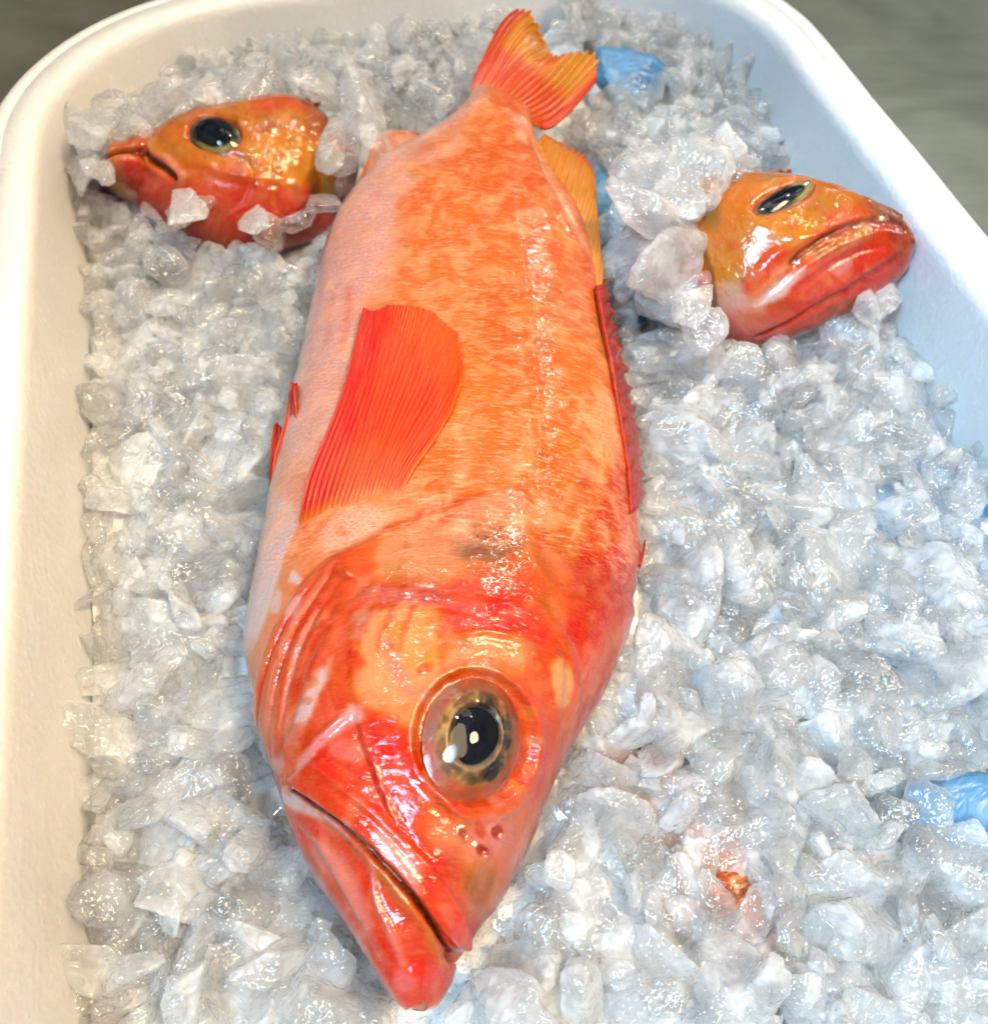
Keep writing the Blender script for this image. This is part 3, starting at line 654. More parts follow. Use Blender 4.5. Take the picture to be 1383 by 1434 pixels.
# eye socket
pl(ell(660, 1035, 92, 104, 4), .8, 1.6); pl(ell(660, 1035, 80, 93, 4), -2.4, .7)
rd(ell(660, 1035, 79, 92, 4) + [ell(660, 1035, 79, 92, 4)[0]], .5, .7, taper=False)
rd([(600, 1105), (640, 1140), (690, 1140), (735, 1100)], .8, .8)
for (x, y, a_) in [(683, 1161, 6), (664, 1187, 6), (641, 1166, 4.5)]: pl(ell(x, y, a_, a_ * 1.3), -.9, .5); pl(ell(x, y, a_ * 2, a_ * 2.2), .5, .6)
# lateral line, dorsal furrow, tail-stalk folds
rd([(742, 705), (755, 620), (748, 520), (735, 400), (722, 300), (712, 220)], .35, 1.0)
rd([(745, 195), (765, 240), (795, 295), (830, 360)], -.9, 1.6); rd([(738, 195), (755, 240), (782, 295), (812, 350)], .7, 1.4)
for k in range(7): rd([(758 + 9 * k, 250 + 13 * k), (768 + 9 * k, 262 + 13 * k)], .35, .5)
rd([(560, 700), (600, 690), (650, 700)], .5, 2.0)

fish = empty('red_fish', (0.0, .12, .0))
tag(fish, 'large orange red fish lying full length on the crushed ice with its head nearest', 'fish')
body = big.build('body', M['skin'], fish, Sof(640, 760))

def iris_big(x, y, R, An, d, X):
    n1 = fbm(X * 3.2, 21, 4); n2 = fbm(X * 9, 22, 4); n3 = fbm(np.stack([np.cos(An) * 3, np.sin(An) * 3, R * 1.5], -1), 23, 4)
    c = mixc((214, 160, 76), (150, 92, 30), sm(-.3, .4, n2)); c = mixc(c, (244, 206, 130), .7 * sm(.05, .5, n1))
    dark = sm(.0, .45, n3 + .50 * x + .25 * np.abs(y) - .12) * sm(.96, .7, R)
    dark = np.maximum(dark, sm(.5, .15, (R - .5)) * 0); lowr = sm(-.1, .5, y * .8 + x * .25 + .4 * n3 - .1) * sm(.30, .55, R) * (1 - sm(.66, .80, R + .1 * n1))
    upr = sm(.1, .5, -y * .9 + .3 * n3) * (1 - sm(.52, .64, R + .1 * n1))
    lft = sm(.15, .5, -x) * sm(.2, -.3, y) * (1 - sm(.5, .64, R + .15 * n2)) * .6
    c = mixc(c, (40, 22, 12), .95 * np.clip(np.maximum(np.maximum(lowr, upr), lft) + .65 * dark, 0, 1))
    c = mixc(c, (216, 150, 50), .8 * sm(.55, .7, fbm(X * 6, 31, 3) + .3) * sm(.2, .5, x))
    rim = sm(.74, .86, R + .05 * n1); cr = mixc((206, 96, 46), (204, 132, 116), sm(-.2, .4, n3)); cr = mixc(cr, (228, 96, 30), sm(.1, .5, n1) * .8)
    c = mixc(c, cr, rim)
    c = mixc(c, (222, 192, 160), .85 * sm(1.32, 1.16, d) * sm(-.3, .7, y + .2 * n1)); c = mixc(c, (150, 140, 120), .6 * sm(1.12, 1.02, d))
    return c
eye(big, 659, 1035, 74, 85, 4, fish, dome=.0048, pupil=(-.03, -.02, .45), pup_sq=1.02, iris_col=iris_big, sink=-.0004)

# pectoral fin, draped over the flank
pect = [((418, 738), (440, 660), (480, 570), (505, 475), (516, 428)), ((440, 738), (468, 650), (505, 560), (528, 475), (535, 428)), ((465, 728), (500, 640), (530, 550), (552, 470), (560, 418)),
        ((492, 715), (525, 630), (555, 545), (580, 475), (592, 428)), ((515, 708), (545, 625), (580, 545), (605, 480), (622, 444)), ((532, 704), (562, 630), (600, 560), (628, 500), (643, 468)),
        ((545, 704), (575, 645), (612, 590), (638, 535), (650, 500)), ((555, 706), (580, 660), (614, 615), (636, 575), (648, 540))]
def c_pect(U, V, rid, w):
    c = mixc((234, 62, 8), (252, 160, 104), sm(.6, 1, rid) * .7 * sm(.1, .4, U)); c = mixc(c, (244, 100, 30), sm(.55, .9, V + .25 * w) * sm(.15, .5, U))
    c = mixc(c, (228, 96, 78), .85 * sm(.34, .20, V + .1 * w) * sm(.14, .3, U)); c = mixc(c, (232, 52, 10), .85 * sm(.30, .10, U) * sm(.02, .12, V)); c = mixc(c, (240, 148, 108), .95 * sm(.12, .0, V + .05 * w))
    return mixc(c, (250, 170, 120), .5 * sm(.93, 1, U))
fin('pectoral_fin', pect, None, fish, c_pect, nu=420, nv=120, nr=24, rh=.0006, th=.0002, jag=.065, pw=3.0, body=big, lift=.0008, seed=8)
def c_red(U, V, rid, w): return mixc(mixc((226, 50, 26), (240, 130, 110), rid * .5 + .2 * w), (200, 40, 14), sm(.6, 1, V))
fin('pelvic_fin', [((382, 712), (385, 650), (402, 590), (411, 533)), ((388, 712), (398, 650), (412, 590), (414, 534)), ((396, 702), (412, 645), (421, 600), (415, 536))], lambda u, v: .017 + .008 * v + .004 * u, fish, c_red, nu=60, nv=60, nr=5, jag=.02, rh=.0006)
fin('pelvic_fin', [((379, 720), (378, 660), (381, 620), (386, 592)), ((384, 720), (384, 660), (388, 620), (390, 592)), ((389, 712), (393, 665), (396, 630), (393, 600))], lambda u, v: .012 + .004 * v, fish, c_red, nu=60, nv=60, nr=4, jag=.03, rh=.0006)
def c_anal(U, V, rid, w): return mixc(mixc((226, 128, 104), (238, 172, 150), rid * .6), (222, 96, 76), sm(.3, 0, U) * .8)
fin('anal_fin', [((478, 318), (470, 322), (463, 328)), ((508, 272), (505, 250), (508, 236)), ((535, 250), (522, 220), (520, 203)), ((560, 228), (542, 200), (540, 185)), ((585, 212), (566, 192), (565, 182)), ((608, 195), (592, 190), (585, 187)), ((614, 188), (606, 190), (600, 194))],
    lambda u, v: .021 + .003 * v, fish, c_anal, nr=10, jag=.03)
def c_sdor(U, V, rid, w):
    c = mixc((232, 140, 66), (240, 170, 104), rid * .7); c = mixc(c, (226, 140, 60), sm(.4, .9, V)); c = mixc(c, (226, 170, 140), .5 * sm(.5, .1, V) * sm(.6, .2, U)); return mixc(c, (234, 92, 40), sm(.86, .98, V + .04 * w))
fin('soft_dorsal_fin', [((840, 420), (841, 385), (838, 350)), ((828, 375), (834, 330), (831, 285)), ((812, 335), (828, 280), (829, 240)), ((798, 305), (812, 250), (821, 221)), ((784, 275), (795, 235), (806, 209)), ((770, 248), (778, 218), (788, 200)), ((758, 222), (764, 203), (772, 193)), ((752, 200), (758, 192), (763, 190))],
    lambda u, v: .024 + .006 * u - .001 * v, fish, c_sdor, nr=15, jag=.03, rh=.0006)
def c_spin(U, V, rid, w): return mixc(mixc((206, 42, 12), (170, 24, 10), rid), (232, 120, 60), sm(.2, .7, w))
fin('spiny_dorsal_fin', [((880, 720), (890, 700), (897, 690)), ((878, 660), (886, 645), (893, 636)), ((868, 600), (878, 590), (887, 580)), ((858, 545), (866, 535), (878, 530)), ((848, 490), (856, 482), (866, 478)), ((840, 440), (848, 436), (854, 430)), ((835, 400), (840, 398), (845, 392))],
    lambda u, v: .028 - .012 * v, fish, c_spin, nr=11, jag=.12, rh=.0014, th=.001)
def c_tail(U, V, rid, w):
    c = mixc((236, 84, 34), (240, 120, 60), rid * .5); gold = sm(.42, .62, V + .12 * w) * (1 - .6 * np.exp(-((U - .5) / .08) ** 2)); c = mixc(c, (238, 156, 70), gold * .9)
    c = mixc(c, (232, 76, 30), .9 * np.maximum(sm(.16, .06, U), sm(.84, .95, U)) * sm(0, .2, V)); c = mixc(c, (240, 150, 110), .6 * sm(.2, 0, V)); return c
tail = [((656, 134), (668, 100), (686, 62), (708, 28), (732, 9)), ((664, 130), (684, 95), (706, 58), (728, 30), (747, 14)), ((676, 132), (700, 100), (724, 68), (742, 48), (759, 42)), ((690, 138), (712, 108), (736, 84), (756, 74), (772, 66)),
        ((702, 145), (728, 118), (750, 100), (768, 88), (782, 76)), ((714, 152), (744, 130), (770, 108), (788, 88), (804, 70)), ((726, 160), (756, 145), (785, 122), (810, 95), (832, 68)), ((738, 170), (765, 162), (792, 140), (820, 112), (842, 90)), ((750, 178), (766, 182), (790, 166), (816, 138), (836, 112))]
fin('tail_fin', tail, lambda u, v: .029 + .010 * v + .003 * np.sin(u * 9) * v - .006 * u * v, fish, c_tail, nu=260, nv=110, nr=18, rh=.0006, th=.0004, jag=.06, seed=14)
# loose dorsal spine tip by the shoulder
fin('dorsal_spine', [((893, 792), (897, 775), (902, 756)), ((897, 795), (901, 778), (903, 757))], lambda u, v: .018 + 0 * v, fish, c_spin, nu=14, nv=20, nr=1, jag=.02, rh=.0006, th=.0012)

# ================================================================== two smaller fish, half buried
lf_pairs = [((147, 238), (150, 219)), ((158, 262), (177, 207)), ((190, 284), (205, 191)), ((228, 306), (245, 170)), ((262, 328), (285, 157)), ((300, 345), (330, 150)),
            ((340, 352), (375, 140)), ((388, 350), (415, 139)), ((430, 338), (448, 156)), ((455, 322), (468, 182)), ((476, 300), (484, 215))]
lk = len(lf_pairs)
lf = Fish(lf_pairs, [-.004] * lk, [.026] * lk, [.004, .008, .012, .016, .019, .021, .022, .021, .018, .013, .006], [.01] * lk, 420, 300, exp=.92); lf.k = 500
X = np.stack([lf.Sg * 60, lf.T * 70, lf.Sg * 0], -1); n1 = fbm(X, 41, 4); n2 = fbm(X * 3, 42, 4); f2 = np.clip(lf.frac + .08 * n1, 0, 1)
c = mixc((214, 54, 24), (222, 76, 24), sm(.1, .4, f2)); c = mixc(c, (216, 136, 40), sm(.30, .52, f2)); c = mixc(c, (200, 92, 24), sm(.82, .95, f2))
c = mixc(c, (238, 170, 70), .5 * sm(0, .6, n1) * sm(.4, .6, f2)); c = mixc(c, (150, 84, 26), .6 * sm(0, .6, -n2)); lf.col = c
P_ = lf.paint
P_([(350, 200), (440, 190), (450, 250), (380, 270), (340, 240)], (234, 158, 48), .8, 3, 4, brk=.4); P_([(430, 150), (470, 165), (462, 190), (430, 200)], (150, 84, 24), .7, 2.5, 2)
P_([(250, 200), (180, 208), (240, 178), (290, 165)], (230, 118, 28), .6, 2, 2); P_([(200, 215), (210, 205), (240, 222), (262, 246), (250, 252), (225, 236)], (240, 150, 130), .9, 1, 1)
P_([(262, 232), (300, 236), (330, 250), (300, 256)], (240, 120, 90), .7, 1.5, 1.5); P_([(170, 225), (200, 222), (235, 250), (225, 280), (190, 275)], (226, 52, 26), .9, 2, 1.5)
P_([(150, 216), (185, 214), (225, 228), (245, 246), (225, 240), (190, 226)], (226, 132, 34), .9, 1, 1); lf.stroke([(192, 242), (212, 250), (222, 262)], (240, 120, 130), 1.4, .6)
P_([(275, 300), (330, 310), (320, 350), (280, 350)], (220, 72, 14), .9, 3, 2); P_([(370, 140), (440, 142), (430, 156), (350, 160)], (214, 84, 34), .8, 2, 2)
lm = [(148, 221), (168, 214), (192, 213), (212, 223), (232, 236), (248, 249)]
lf.stroke(lm, (90, 24, 10), .9, .85, .2); P_(ell(303, 190, 43, 26, 4), (196, 100, 34), .85, 1.2, .6)
lf.ridge(lm, -3, 1.0, taper=False); lf.ridge([(200, 206), (225, 218), (250, 238), (262, 250)], 1.4, 1.5); lf.ridge([(165, 224), (200, 226), (235, 250)], 1.2, 1.6); lf.ridge([(268, 225), (300, 236), (345, 248), (380, 250)], 1.0, 1.6)
lf.plate([(440, 100), (452, 190), (440, 260), (400, 320), (360, 400), (100, 400), (100, 100)], 1.4, 1.4, 1.0); lf.ridge([(300, 215), (350, 232), (345, 270), (320, 300)], -1.0, 1.2)
lf.plate(ell(301, 190, 38, 22, 4), -2.0, 1.0); lf.ridge([(262, 178), (285, 165), (320, 162), (345, 176)], 1.0, 1.4); lf.ridge([(340, 150), (400, 144), (440, 152)], .8, 2)
for q in range(60):
    P_ = lf.paint; P_(ell(170 + (q * 53) % 290, 160 + (q * 31) % 180, 4 + q % 4 * 2, 2 + q % 3 * 1.5, q * 31), [(236, 170, 80), (150, 70, 20), (220, 70, 30), (236, 140, 60)][q % 4], .4, .8, 2)
for q in range(26): lf.plate(ell(340 + (q * 37) % 105, 175 + (q * 23) % 95, 6, 4), .5, 1.0)
fl = empty('small_fish', (-.12, .28, 0)); tag(fl, 'small golden orange fish head with black eye, in the ice beside the back left corner', 'fish', 'small fish half buried in the ice')
lf.build('body', M['skin_small'], fl, 9)
def iris_l(x, y, R, An, d, X):
    n = fbm(X * 4, 51, 3); c = mixc((30, 26, 18), (190, 172, 70), sm(-.1, .6, y + .3 * n) * sm(.45, .7, R)); c = mixc(c, (150, 120, 70), sm(.8, .98, R) * .8); return c
eye(lf, 301, 190, 35, 20, 4, fl, dome=.0030, pupil=(-.05, -.12, .70), pup_sq=.95, iris_col=iris_l, sink=-.0006)
def c_d2(U, V, rid, w): return mixc((206, 80, 34), (230, 120, 70), rid)
fin('dorsal_fin', [((345, 152), (350, 144)), ((380, 142), (386, 134)), ((410, 141), (418, 133)), ((440, 152), (450, 146))], lambda u, v: .026 + .004 * v, fl, c_d2, nu=60, nv=20, nr=6, jag=.3)

rf_pairs = [((1279, 341), (1281, 327)), ((1270, 362), (1268, 311)), ((1250, 388), (1246, 297)), ((1215, 414), (1215, 283)), ((1175, 438), (1180, 267)), ((1130, 459), (1140, 255)),
            ((1086, 475), (1100, 248)), ((1045, 480), (1055, 246)), ((1005, 470), (1010, 248)), ((965, 450), (970, 256)), ((925, 424), (930, 268)), ((892, 398), (896, 290))]
rk = len(rf_pairs)
rf = Fish(rf_pairs, [.024, .020, .015, .010, .006, .003, .001, 0, 0, 0, 0, 0], [.036, .038, .038, .038, .038, .038, .038, .036, .032, .028, .022, .016], [.0025, .006, .0095, .013, .016, .018, .02, .02, .018, .015, .010, .005], [.003, .006, .009, .011, .012, .012, .012, .012, .012, .012, .01, .005], 460, 320, exp=.92); rf.k = 800
X = np.stack([rf.Sg * 60, rf.T * 70, rf.Sg * 0], -1); n1 = fbm(X, 61, 4); n2 = fbm(X * 3, 62, 4); f2 = np.clip(rf.frac + .05 * n1, 0, 1)
c = mixc((240, 100, 92), (236, 82, 60), sm(.05, .3, f2)); c = mixc(c, (206, 108, 44), sm(.45, .58, f2)); c = mixc(c, (196, 138, 44), sm(.6, .75, f2)); c = mixc(c, (206, 110, 54), sm(.9, .98, f2))
c = mixc(c, (140, 76, 26), .6 * sm(0, .6, n2)); rf.col = c; P_ = rf.paint
P_([(985, 300), (1050, 260), (1080, 300), (1080, 350), (1040, 400), (1005, 420), (990, 360)], (212, 138, 34), .9, 3, 3); P_([(990, 290), (1050, 250), (1060, 280), (1010, 350), (985, 340)], (228, 122, 40), .7, 3, 3, brk=.4)
P_([(978, 285), (1000, 275), (1010, 310), (990, 320)], (120, 96, 44), .7, 2, 2); P_([(1020, 400), (1050, 370), (1040, 410), (1020, 430)], (160, 120, 40), .6, 2, 2, brk=.4)
P_([(1005, 400), (1050, 395), (1060, 430), (1020, 450), (1000, 430)], (228, 190, 176), .85, 3, 3); P_([(1000, 440), (1060, 430), (1100, 460), (1060, 482), (1010, 470)], (242, 120, 112), .9, 3, 2)
P_([(1040, 400), (1060, 372), (1100, 345), (1150, 322), (1190, 305), (1200, 312), (1150, 342), (1115, 365), (1080, 395), (1052, 415)], (238, 76, 46), .9, 1.6, 1.2)
P_([(1048, 412), (1075, 385), (1110, 358), (1150, 338), (1140, 352), (1110, 372), (1080, 400), (1055, 422)], (238, 156, 110), .85, 1.4, 1.2)
P_([(1057, 423), (1078, 400), (1112, 378), (1128, 380), (1108, 402), (1082, 420), (1062, 428)], (246, 218, 208), .95, 1, .8)
P_([(1128, 355), (1160, 338), (1200, 322), (1235, 316), (1262, 322), (1230, 330), (1190, 340), (1150, 360)], (196, 126, 46), .85, 1.5, 1.2)
P_([(1120, 385), (1150, 362), (1190, 340), (1225, 332), (1200, 342), (1160, 366), (1135, 388)], (244, 150, 140), .85, 1.2, 1)
P_([(1110, 405), (1150, 368), (1200, 345), (1260, 338), (1275, 342), (1250, 372), (1200, 405), (1140, 432), (1105, 430)], (226, 44, 34), .92, 1.8, 1.4)
P_([(1115, 400), (1150, 375), (1180, 360), (1195, 375), (1170, 400), (1135, 418)], (240, 110, 100), .75, 1.6, 1.6, brk=.3); P_([(1160, 372), (1185, 358), (1190, 368), (1172, 384)], (246, 176, 170), .6, 1, 1.2)
P_([(1150, 300), (1200, 285), (1240, 298), (1265, 312), (1230, 308), (1190, 306), (1160, 318)], (226, 92, 36), .9, 1.5, 1); P_([(1225, 300), (1262, 308), (1281, 325), (1276, 334), (1262, 322)], (170, 90, 36), .6, 1.2, .8); P_([(1255, 330), (1278, 336), (1270, 358), (1256, 350)], (236, 92, 74), .8, 1, 1)
P_([(1140, 262), (1190, 268), (1215, 283), (1180, 290), (1150, 282)], (214, 128, 60), .8, 1.6, 1.6); P_(ell(1095, 281, 50, 22, -18), (222, 124, 82), .9, 1.5, 1.2); P_([(1085, 310), (1130, 300), (1150, 320), (1110, 345), (1085, 335)], (220, 146, 50), .8, 2, 2)
rm = [(1108, 368), (1140, 340), (1175, 322), (1205, 312), (1236, 310), (1258, 317), (1274, 328)]; rj = [(1062, 468), (1100, 450), (1145, 424), (1195, 395), (1236, 368), (1258, 352)]
si_ = rf.Sg[rf.at(1222, 350)]; tm_ = 1 - sm(si_ - .004, si_ + .006, rf.Sg); tip_ = mixc((232, 70, 52), (206, 96, 44), sm(.62, .8, f2)); tip_ = mixc(tip_, (96, 56, 26), sm(.86, .95, f2)); rf.col = rf.col + (tip_ - rf.col) * (.8 * tm_)[..., None]
P_([(1232, 318), (1262, 326), (1276, 336), (1256, 350), (1236, 366), (1215, 372), (1210, 345)], (236, 66, 50), .7, 2, 1.5)
for q in range(60):
    P_(ell(1000 + (q * 53) % 260, 255 + (q * 31) % 210, 4 + q % 4 * 2, 2 + q % 3 * 1.5, q * 31), [(236, 150, 90), (150, 70, 28), (226, 80, 50), (240, 150, 130)][q % 4], .4, .8, 2)
rf.stroke(rm, (110, 34, 18), 1.0, .85, .2); rf.stroke(rj, (150, 20, 18), .8, .85, .2); rf.stroke([(1110, 402), (1150, 372), (1200, 348)], (190, 40, 34), .7, .6)
rf.stroke([(1245, 298), (1268, 311), (1279, 325)], (80, 44, 24), 1.0, .6, .4)
rf.ridge(rm, -1.7, 1.0, taper=False, h2=-.2); rf.ridge(rj, -1.3, .8, taper=False, h2=-.1); rf.ridge([(1060, 425), (1095, 392), (1128, 362), (1165, 342)], -0.91, .8); rf.ridge([(1045, 405), (1090, 355), (1150, 325), (1200, 303)], 1.04, 1.8); rf.ridge([(1125, 375), (1170, 346), (1225, 326), (1265, 324)], 1.04, 1.4)
rf.ridge([(1115, 408), (1155, 376), (1200, 352), (1250, 342)], -0.52, .9); rf.ridge([(1130, 420), (1180, 392), (1230, 362)], 0.59, 2.2); rf.ridge([(1160, 270), (1200, 280), (1245, 299)], 0.59, 1.2)
rf.plate([(990, 230), (1000, 400), (1010, 440), (1040, 500), (1300, 500), (1300, 230)], 1.2, 1.4, 1.0); rf.ridge([(1050, 300), (1070, 322), (1110, 330), (1150, 300)], 0.59, 1.8); rf.plate(ell(1095, 280, 45, 15, -20), -1.6, 1.0); rf.ridge([(1060, 262), (1095, 254), (1140, 258)], 0.78, 1.5)
fr2 = empty('small_fish', (.13, .24, 0)); tag(fr2, 'small fish with closed red jaws and sunken black eye, against the right wall', 'fish', 'small fish half buried in the ice')
rf.build('body', M['skin_small'], fr2, 9)
def iris_r(x, y, R, An, d, X):
    n = fbm(X * 4, 71, 3); c = mixc((70, 62, 66), (232, 214, 140), sm(.1, .55, x + .3 * n)); c = mixc(c, (230, 130, 100), sm(.74, .92, R + .1 * n) * sm(.4, -.3, x)); return mixc(c, (226, 190, 110), sm(.8, .95, R) * sm(0, .5, x))
eye(rf, 1095, 279, 43, 13.5, -20, fr2, dome=.0016, pupil=(.02, -.08, .68), pup_sq=.80, iris_col=iris_r, sink=-.0002)
def c_d3(U, V, rid, w): return mixc((206, 84, 60), (232, 140, 110), rid)
fin('dorsal_fin', [((1035, 250), (1040, 242)), ((1065, 249), (1068, 236)), ((1090, 250), (1088, 231)), ((1106, 252), (1106, 236))], lambda u, v: .030 + .004 * v, fr2, c_d3, nu=60, nv=20, nr=4, jag=.3)

# a further fish wholly under the ice, glimpsed between the chunks
bf_pairs = [((800, 1040), (830, 1030)), ((830, 1120), (905, 1050)), ((870, 1190), (985, 1090)), ((910, 1250), (1035, 1160)), ((950, 1300), (1070, 1230)), ((985, 1350), (1085, 1300)), ((1020, 1400), (1080, 1370)), ((1040, 1440), (1075, 1425))]
bk = len(bf_pairs)
bf = Fish(bf_pairs, [-.0175] * bk, [-.0185] * bk, [.006, .012, .016, .018, .018, .015, .010, .005], [.01] * bk, 160, 120); bf.k = 1000
n1 = fbm(np.stack([bf.Sg * 60, bf.T * 60, bf.Sg * 0], -1), 81, 4); bf.col = mixc(mixc((120, 52, 24), (150, 86, 44), sm(-.3, .5, n1)), (130, 50, 24), sm(.1, .7, -n1))
fb = empty('buried_fish', (.04, .06, -.03)); tag(fb, 'brownish red fish buried deep under the ice, glimpsed right of the big fish snout', 'fish')
bf.build('body', M['skin_small'], fb, 0)

# ================================================================== polystyrene box
YAW = math.radians(13.6); ax_a = A([-math.sin(YAW), math.cos(YAW)]); ax_b = A([math.cos(YAW), math.sin(YAW)])
ZR, ZF = .035, -.075; B0, B1, A0, A1 = -.089, .194, -.17, .400
def rrect(b0, b1, a0, a1, r, z, n=22):
    out = []
    for (cb, ca, t0) in ((b1 - r, a1 - r, 0), (b0 + r, a1 - r, 90), (b0 + r, a0 + r, 180), (b1 - r, a0 + r, 270)):
        for k in range(n):
            t = math.radians(t0 + 90 * k / (n - 1)); b = cb + r * math.cos(t); a = ca + r * math.sin(t)
            q = ax_a * a + ax_b * b; out.append((q[0], q[1], z))
    nxt = A(out)
    # resample evenly so that bumps and smooth normals stay regular
    P = np.vstack([nxt, nxt[:1]]); L = np.r_[0, np.cumsum(np.linalg.norm(np.diff(P, axis=0), axis=1))]
    return P, L
def ring(g, z, r):
    P, L = rrect(B0 - g, B1 + g, A0 - g, A1 + g, r, z)
    q = np.linspace(0, L[-1], 500, endpoint=False); return np.stack([np.interp(q, L, P[:, k]) for k in range(3)], 1)
R0 = .080
prof = [(-.20, ZF), (-.030, ZF), (-.020, ZF + .003), (-.013, ZF + .010)] + [(-.010 + .008 * t, ZF + .014 + (ZR - .006 - ZF - .014) * t) for t in np.linspace(0, 1, 7)] + \
       [(-.0015, ZR - .0035), (-.0006, ZR - .0018), (.0006, ZR - .0006), (.0022, ZR)] + [(.0095, ZR + .0002), (.0101, ZR - .0006), (.0107, ZR - .0006), (.0113, ZR + .0000), (.0150, ZR - .0004), (.0165, ZR - .0014), (.0172, ZR - .0032)] + [(.0172 - .004 * t, ZR - .0032 + (-.102 - ZR + .0032) * t) for t in np.linspace(.1, 1, 6)]
rings = []
for g, z in prof:
    rings.append(ring(max(g, -.13), z, max(R0 + g, .004)))
V = A(rings); V += .0004 * fbm(V * 25, 91, 3)[..., None] * A([1, 1, .6])
flr = V[0].mean(0)
F = grid_faces(len(prof), 500, True); nV = V.reshape(-1, 3); cap = A([[len(nV), (q + 2) % 500, (q + 1) % 500, q] for q in range(0, 500, 2)])
box = mesh_obj('foam_box', np.vstack([nV, flr]), np.vstack([F, cap]), M['foam'])
tag(box, 'white polystyrene box with rounded corners holding the ice and fish', 'box')
# ================================================================== counter
ct = mesh_obj('counter', [(-1.6, -1.0, -.1025), (2.2, -1.0, -.1025), (2.2, 2.4, -.1025), (-1.6, 2.4, -.1025)], [(0, 1, 2, 3)], M['steel'], smooth=False)
tag(ct, kind='structure')
# ================================================================== blue plastic under the ice
def sheet(name, pts_fn, nu, nv, lab, seed, grp='blue plastic under the ice'):
    u, v = np.meshgrid(np.linspace(0, 1, nu), np.linspace(0, 1, nv), indexing='ij'); xx, yy = 2 * u - 1, 2 * v - 1; wv = 1 + .07 * np.sin(3 * np.arctan2(yy, xx) + seed) + .05 * np.sin(7 * np.arctan2(yy, xx) + 2 * seed)
    W = pts_fn(.5 + .5 * wv * xx * np.sqrt(1 - .42 * yy * yy), .5 + .5 * wv * yy * np.sqrt(1 - .42 * xx * xx))
    N = np.cross(np.gradient(W, axis=0), np.gradient(W, axis=1)); N /= np.linalg.norm(N, axis=2)[..., None]; N = N if N[..., 2].mean() > 0 else -N
    W = W + N * (.0030 * fbm(W * 55, seed, 3))[..., None]
    ed = np.minimum(np.minimum(u, 1 - u) / .12, np.minimum(v, 1 - v) / .12); th = .0035 * np.sqrt(np.clip(ed, 0, 1)) + .0002
    T, Bm = W + N * th[..., None], W - N * th[..., None]; m = nu * nv; F = grid_faces(nu, nv); idx = np.arange(m).reshape(nu, nv); Fs = [F, F[:, ::-1] + m]
    for line in (idx[0], idx[-1][::-1], idx[:, 0][::-1], idx[:, -1]): Fs.append(np.stack([line[:-1], line[1:], line[1:] + m, line[:-1] + m], -1)[:, ::-1])
    o = mesh_obj(name, np.vstack([T.reshape(-1, 3), Bm.reshape(-1, 3)]), np.vstack(Fs), M['blue']); tag(o, lab, 'ice pack', grp)
def quad(a, b, c, d, za, zb_, zc, zd_):
    Pq = [un(*a, za), un(*b, zb_), un(*c, zc), un(*d, zd_)]
    return lambda u, v: ((1 - u) * (1 - v))[..., None] * Pq[0] + (u * (1 - v))[..., None] * Pq[1] + (u * v)[..., None] * Pq[2] + ((1 - u) * v)[..., None] * Pq[3]
sheet('gel_pack', quad((828, 58), (925, 72), (945, 150), (838, 160), .022, .022, .004, .004), 50, 50, 'bright blue gel pack showing beside the tail of the big fish', 3)
sheet('gel_pack', quad((800, 235), (885, 240), (930, 440), (830, 470), .002, .000, -.012, -.014), 70, 70, 'blue gel pack between the big fish and the small fish at right', 4)
sheet('gel_pack', quad((1090, 660), (1500, 640), (1560, 1090), (1080, 1060), -.010, -.010, -.012, -.014), 90, 90, 'blue gel pack seen faintly through ice at the right edge', 6)
sheet('gel_pack', quad((1236, 1078), (1560, 1100), (1560, 1230), (1290, 1190), .000, .003, -.004, -.006), 60, 40, 'pale blue gel pack lowest in the photo, nearly bare of ice', 7)

# ================================================================== crushed ice
big_out = A([a for a, b in pairs] + [b for a, b in pairs][::-1], float)
def in_poly(P, Q):
    x, y = P[..., 0], P[..., 1]; ins = np.zeros(x.shape, bool)
    for k in range(len(Q)):
        a, b = Q[k], Q[(k + 1) % len(Q)]; c_ = ((a[1] > y) != (b[1] > y)) & (x < (b[0] - a[0]) * (y - a[1]) / (b[1] - a[1] + 1e-12) + a[0]); ins ^= c_
    return ins
# height of the fishes over the plan
GN = 260; gx0, gy0, gs = -.26, -.10, .0025
def zmap(fs, pad=.0):
    H = np.full((GN, GN), -9.0)
    for f_ in fs:
        V_ = f_.W.reshape(-1, 3); i = ((V_[:, 0] - gx0) / gs).astype(int); j = ((V_[:, 1] - gy0) / gs).astype(int); ok = (i >= 0) & (i < GN) & (j >= 0) & (j < GN)
        np.maximum.at(H, (i[ok], j[ok]), V_[ok, 2])
    for _ in range(1): H = np.maximum.reduce([H, np.roll(H, 1, 0), np.roll(H, -1, 0), np.roll(H, 1, 1), np.roll(H, -1, 1)])
    return H
Hbig, Hsm, Hbur = zmap([big]), zmap([lf, rf]), zmap([bf])
def look(H, x, y):
    i = int((x - gx0) / gs); j = int((y - gy0) / gs); return H[i, j] if 0 <= i < GN and 0 <= j < GN else -9
VISL = A([(138, 215), (178, 196), (240, 164), (290, 150), (350, 142), (420, 132), (455, 155), (468, 165), (448, 185), (436, 230), (450, 262), (400, 285), (330, 308), (300, 345), (278, 352), (285, 310), (292, 290), (275, 262), (230, 262), (228, 285), (205, 282), (180, 268), (160, 275), (140, 245)], float)
VISR = A([(1075, 225), (1110, 232), (1150, 245), (1215, 275), (1290, 318), (1286, 350), (1250, 388), (1180, 430), (1130, 462), (1060, 484), (1040, 462), (1008, 425), (1000, 372), (978, 290), (1005, 262), (1040, 245)], float)
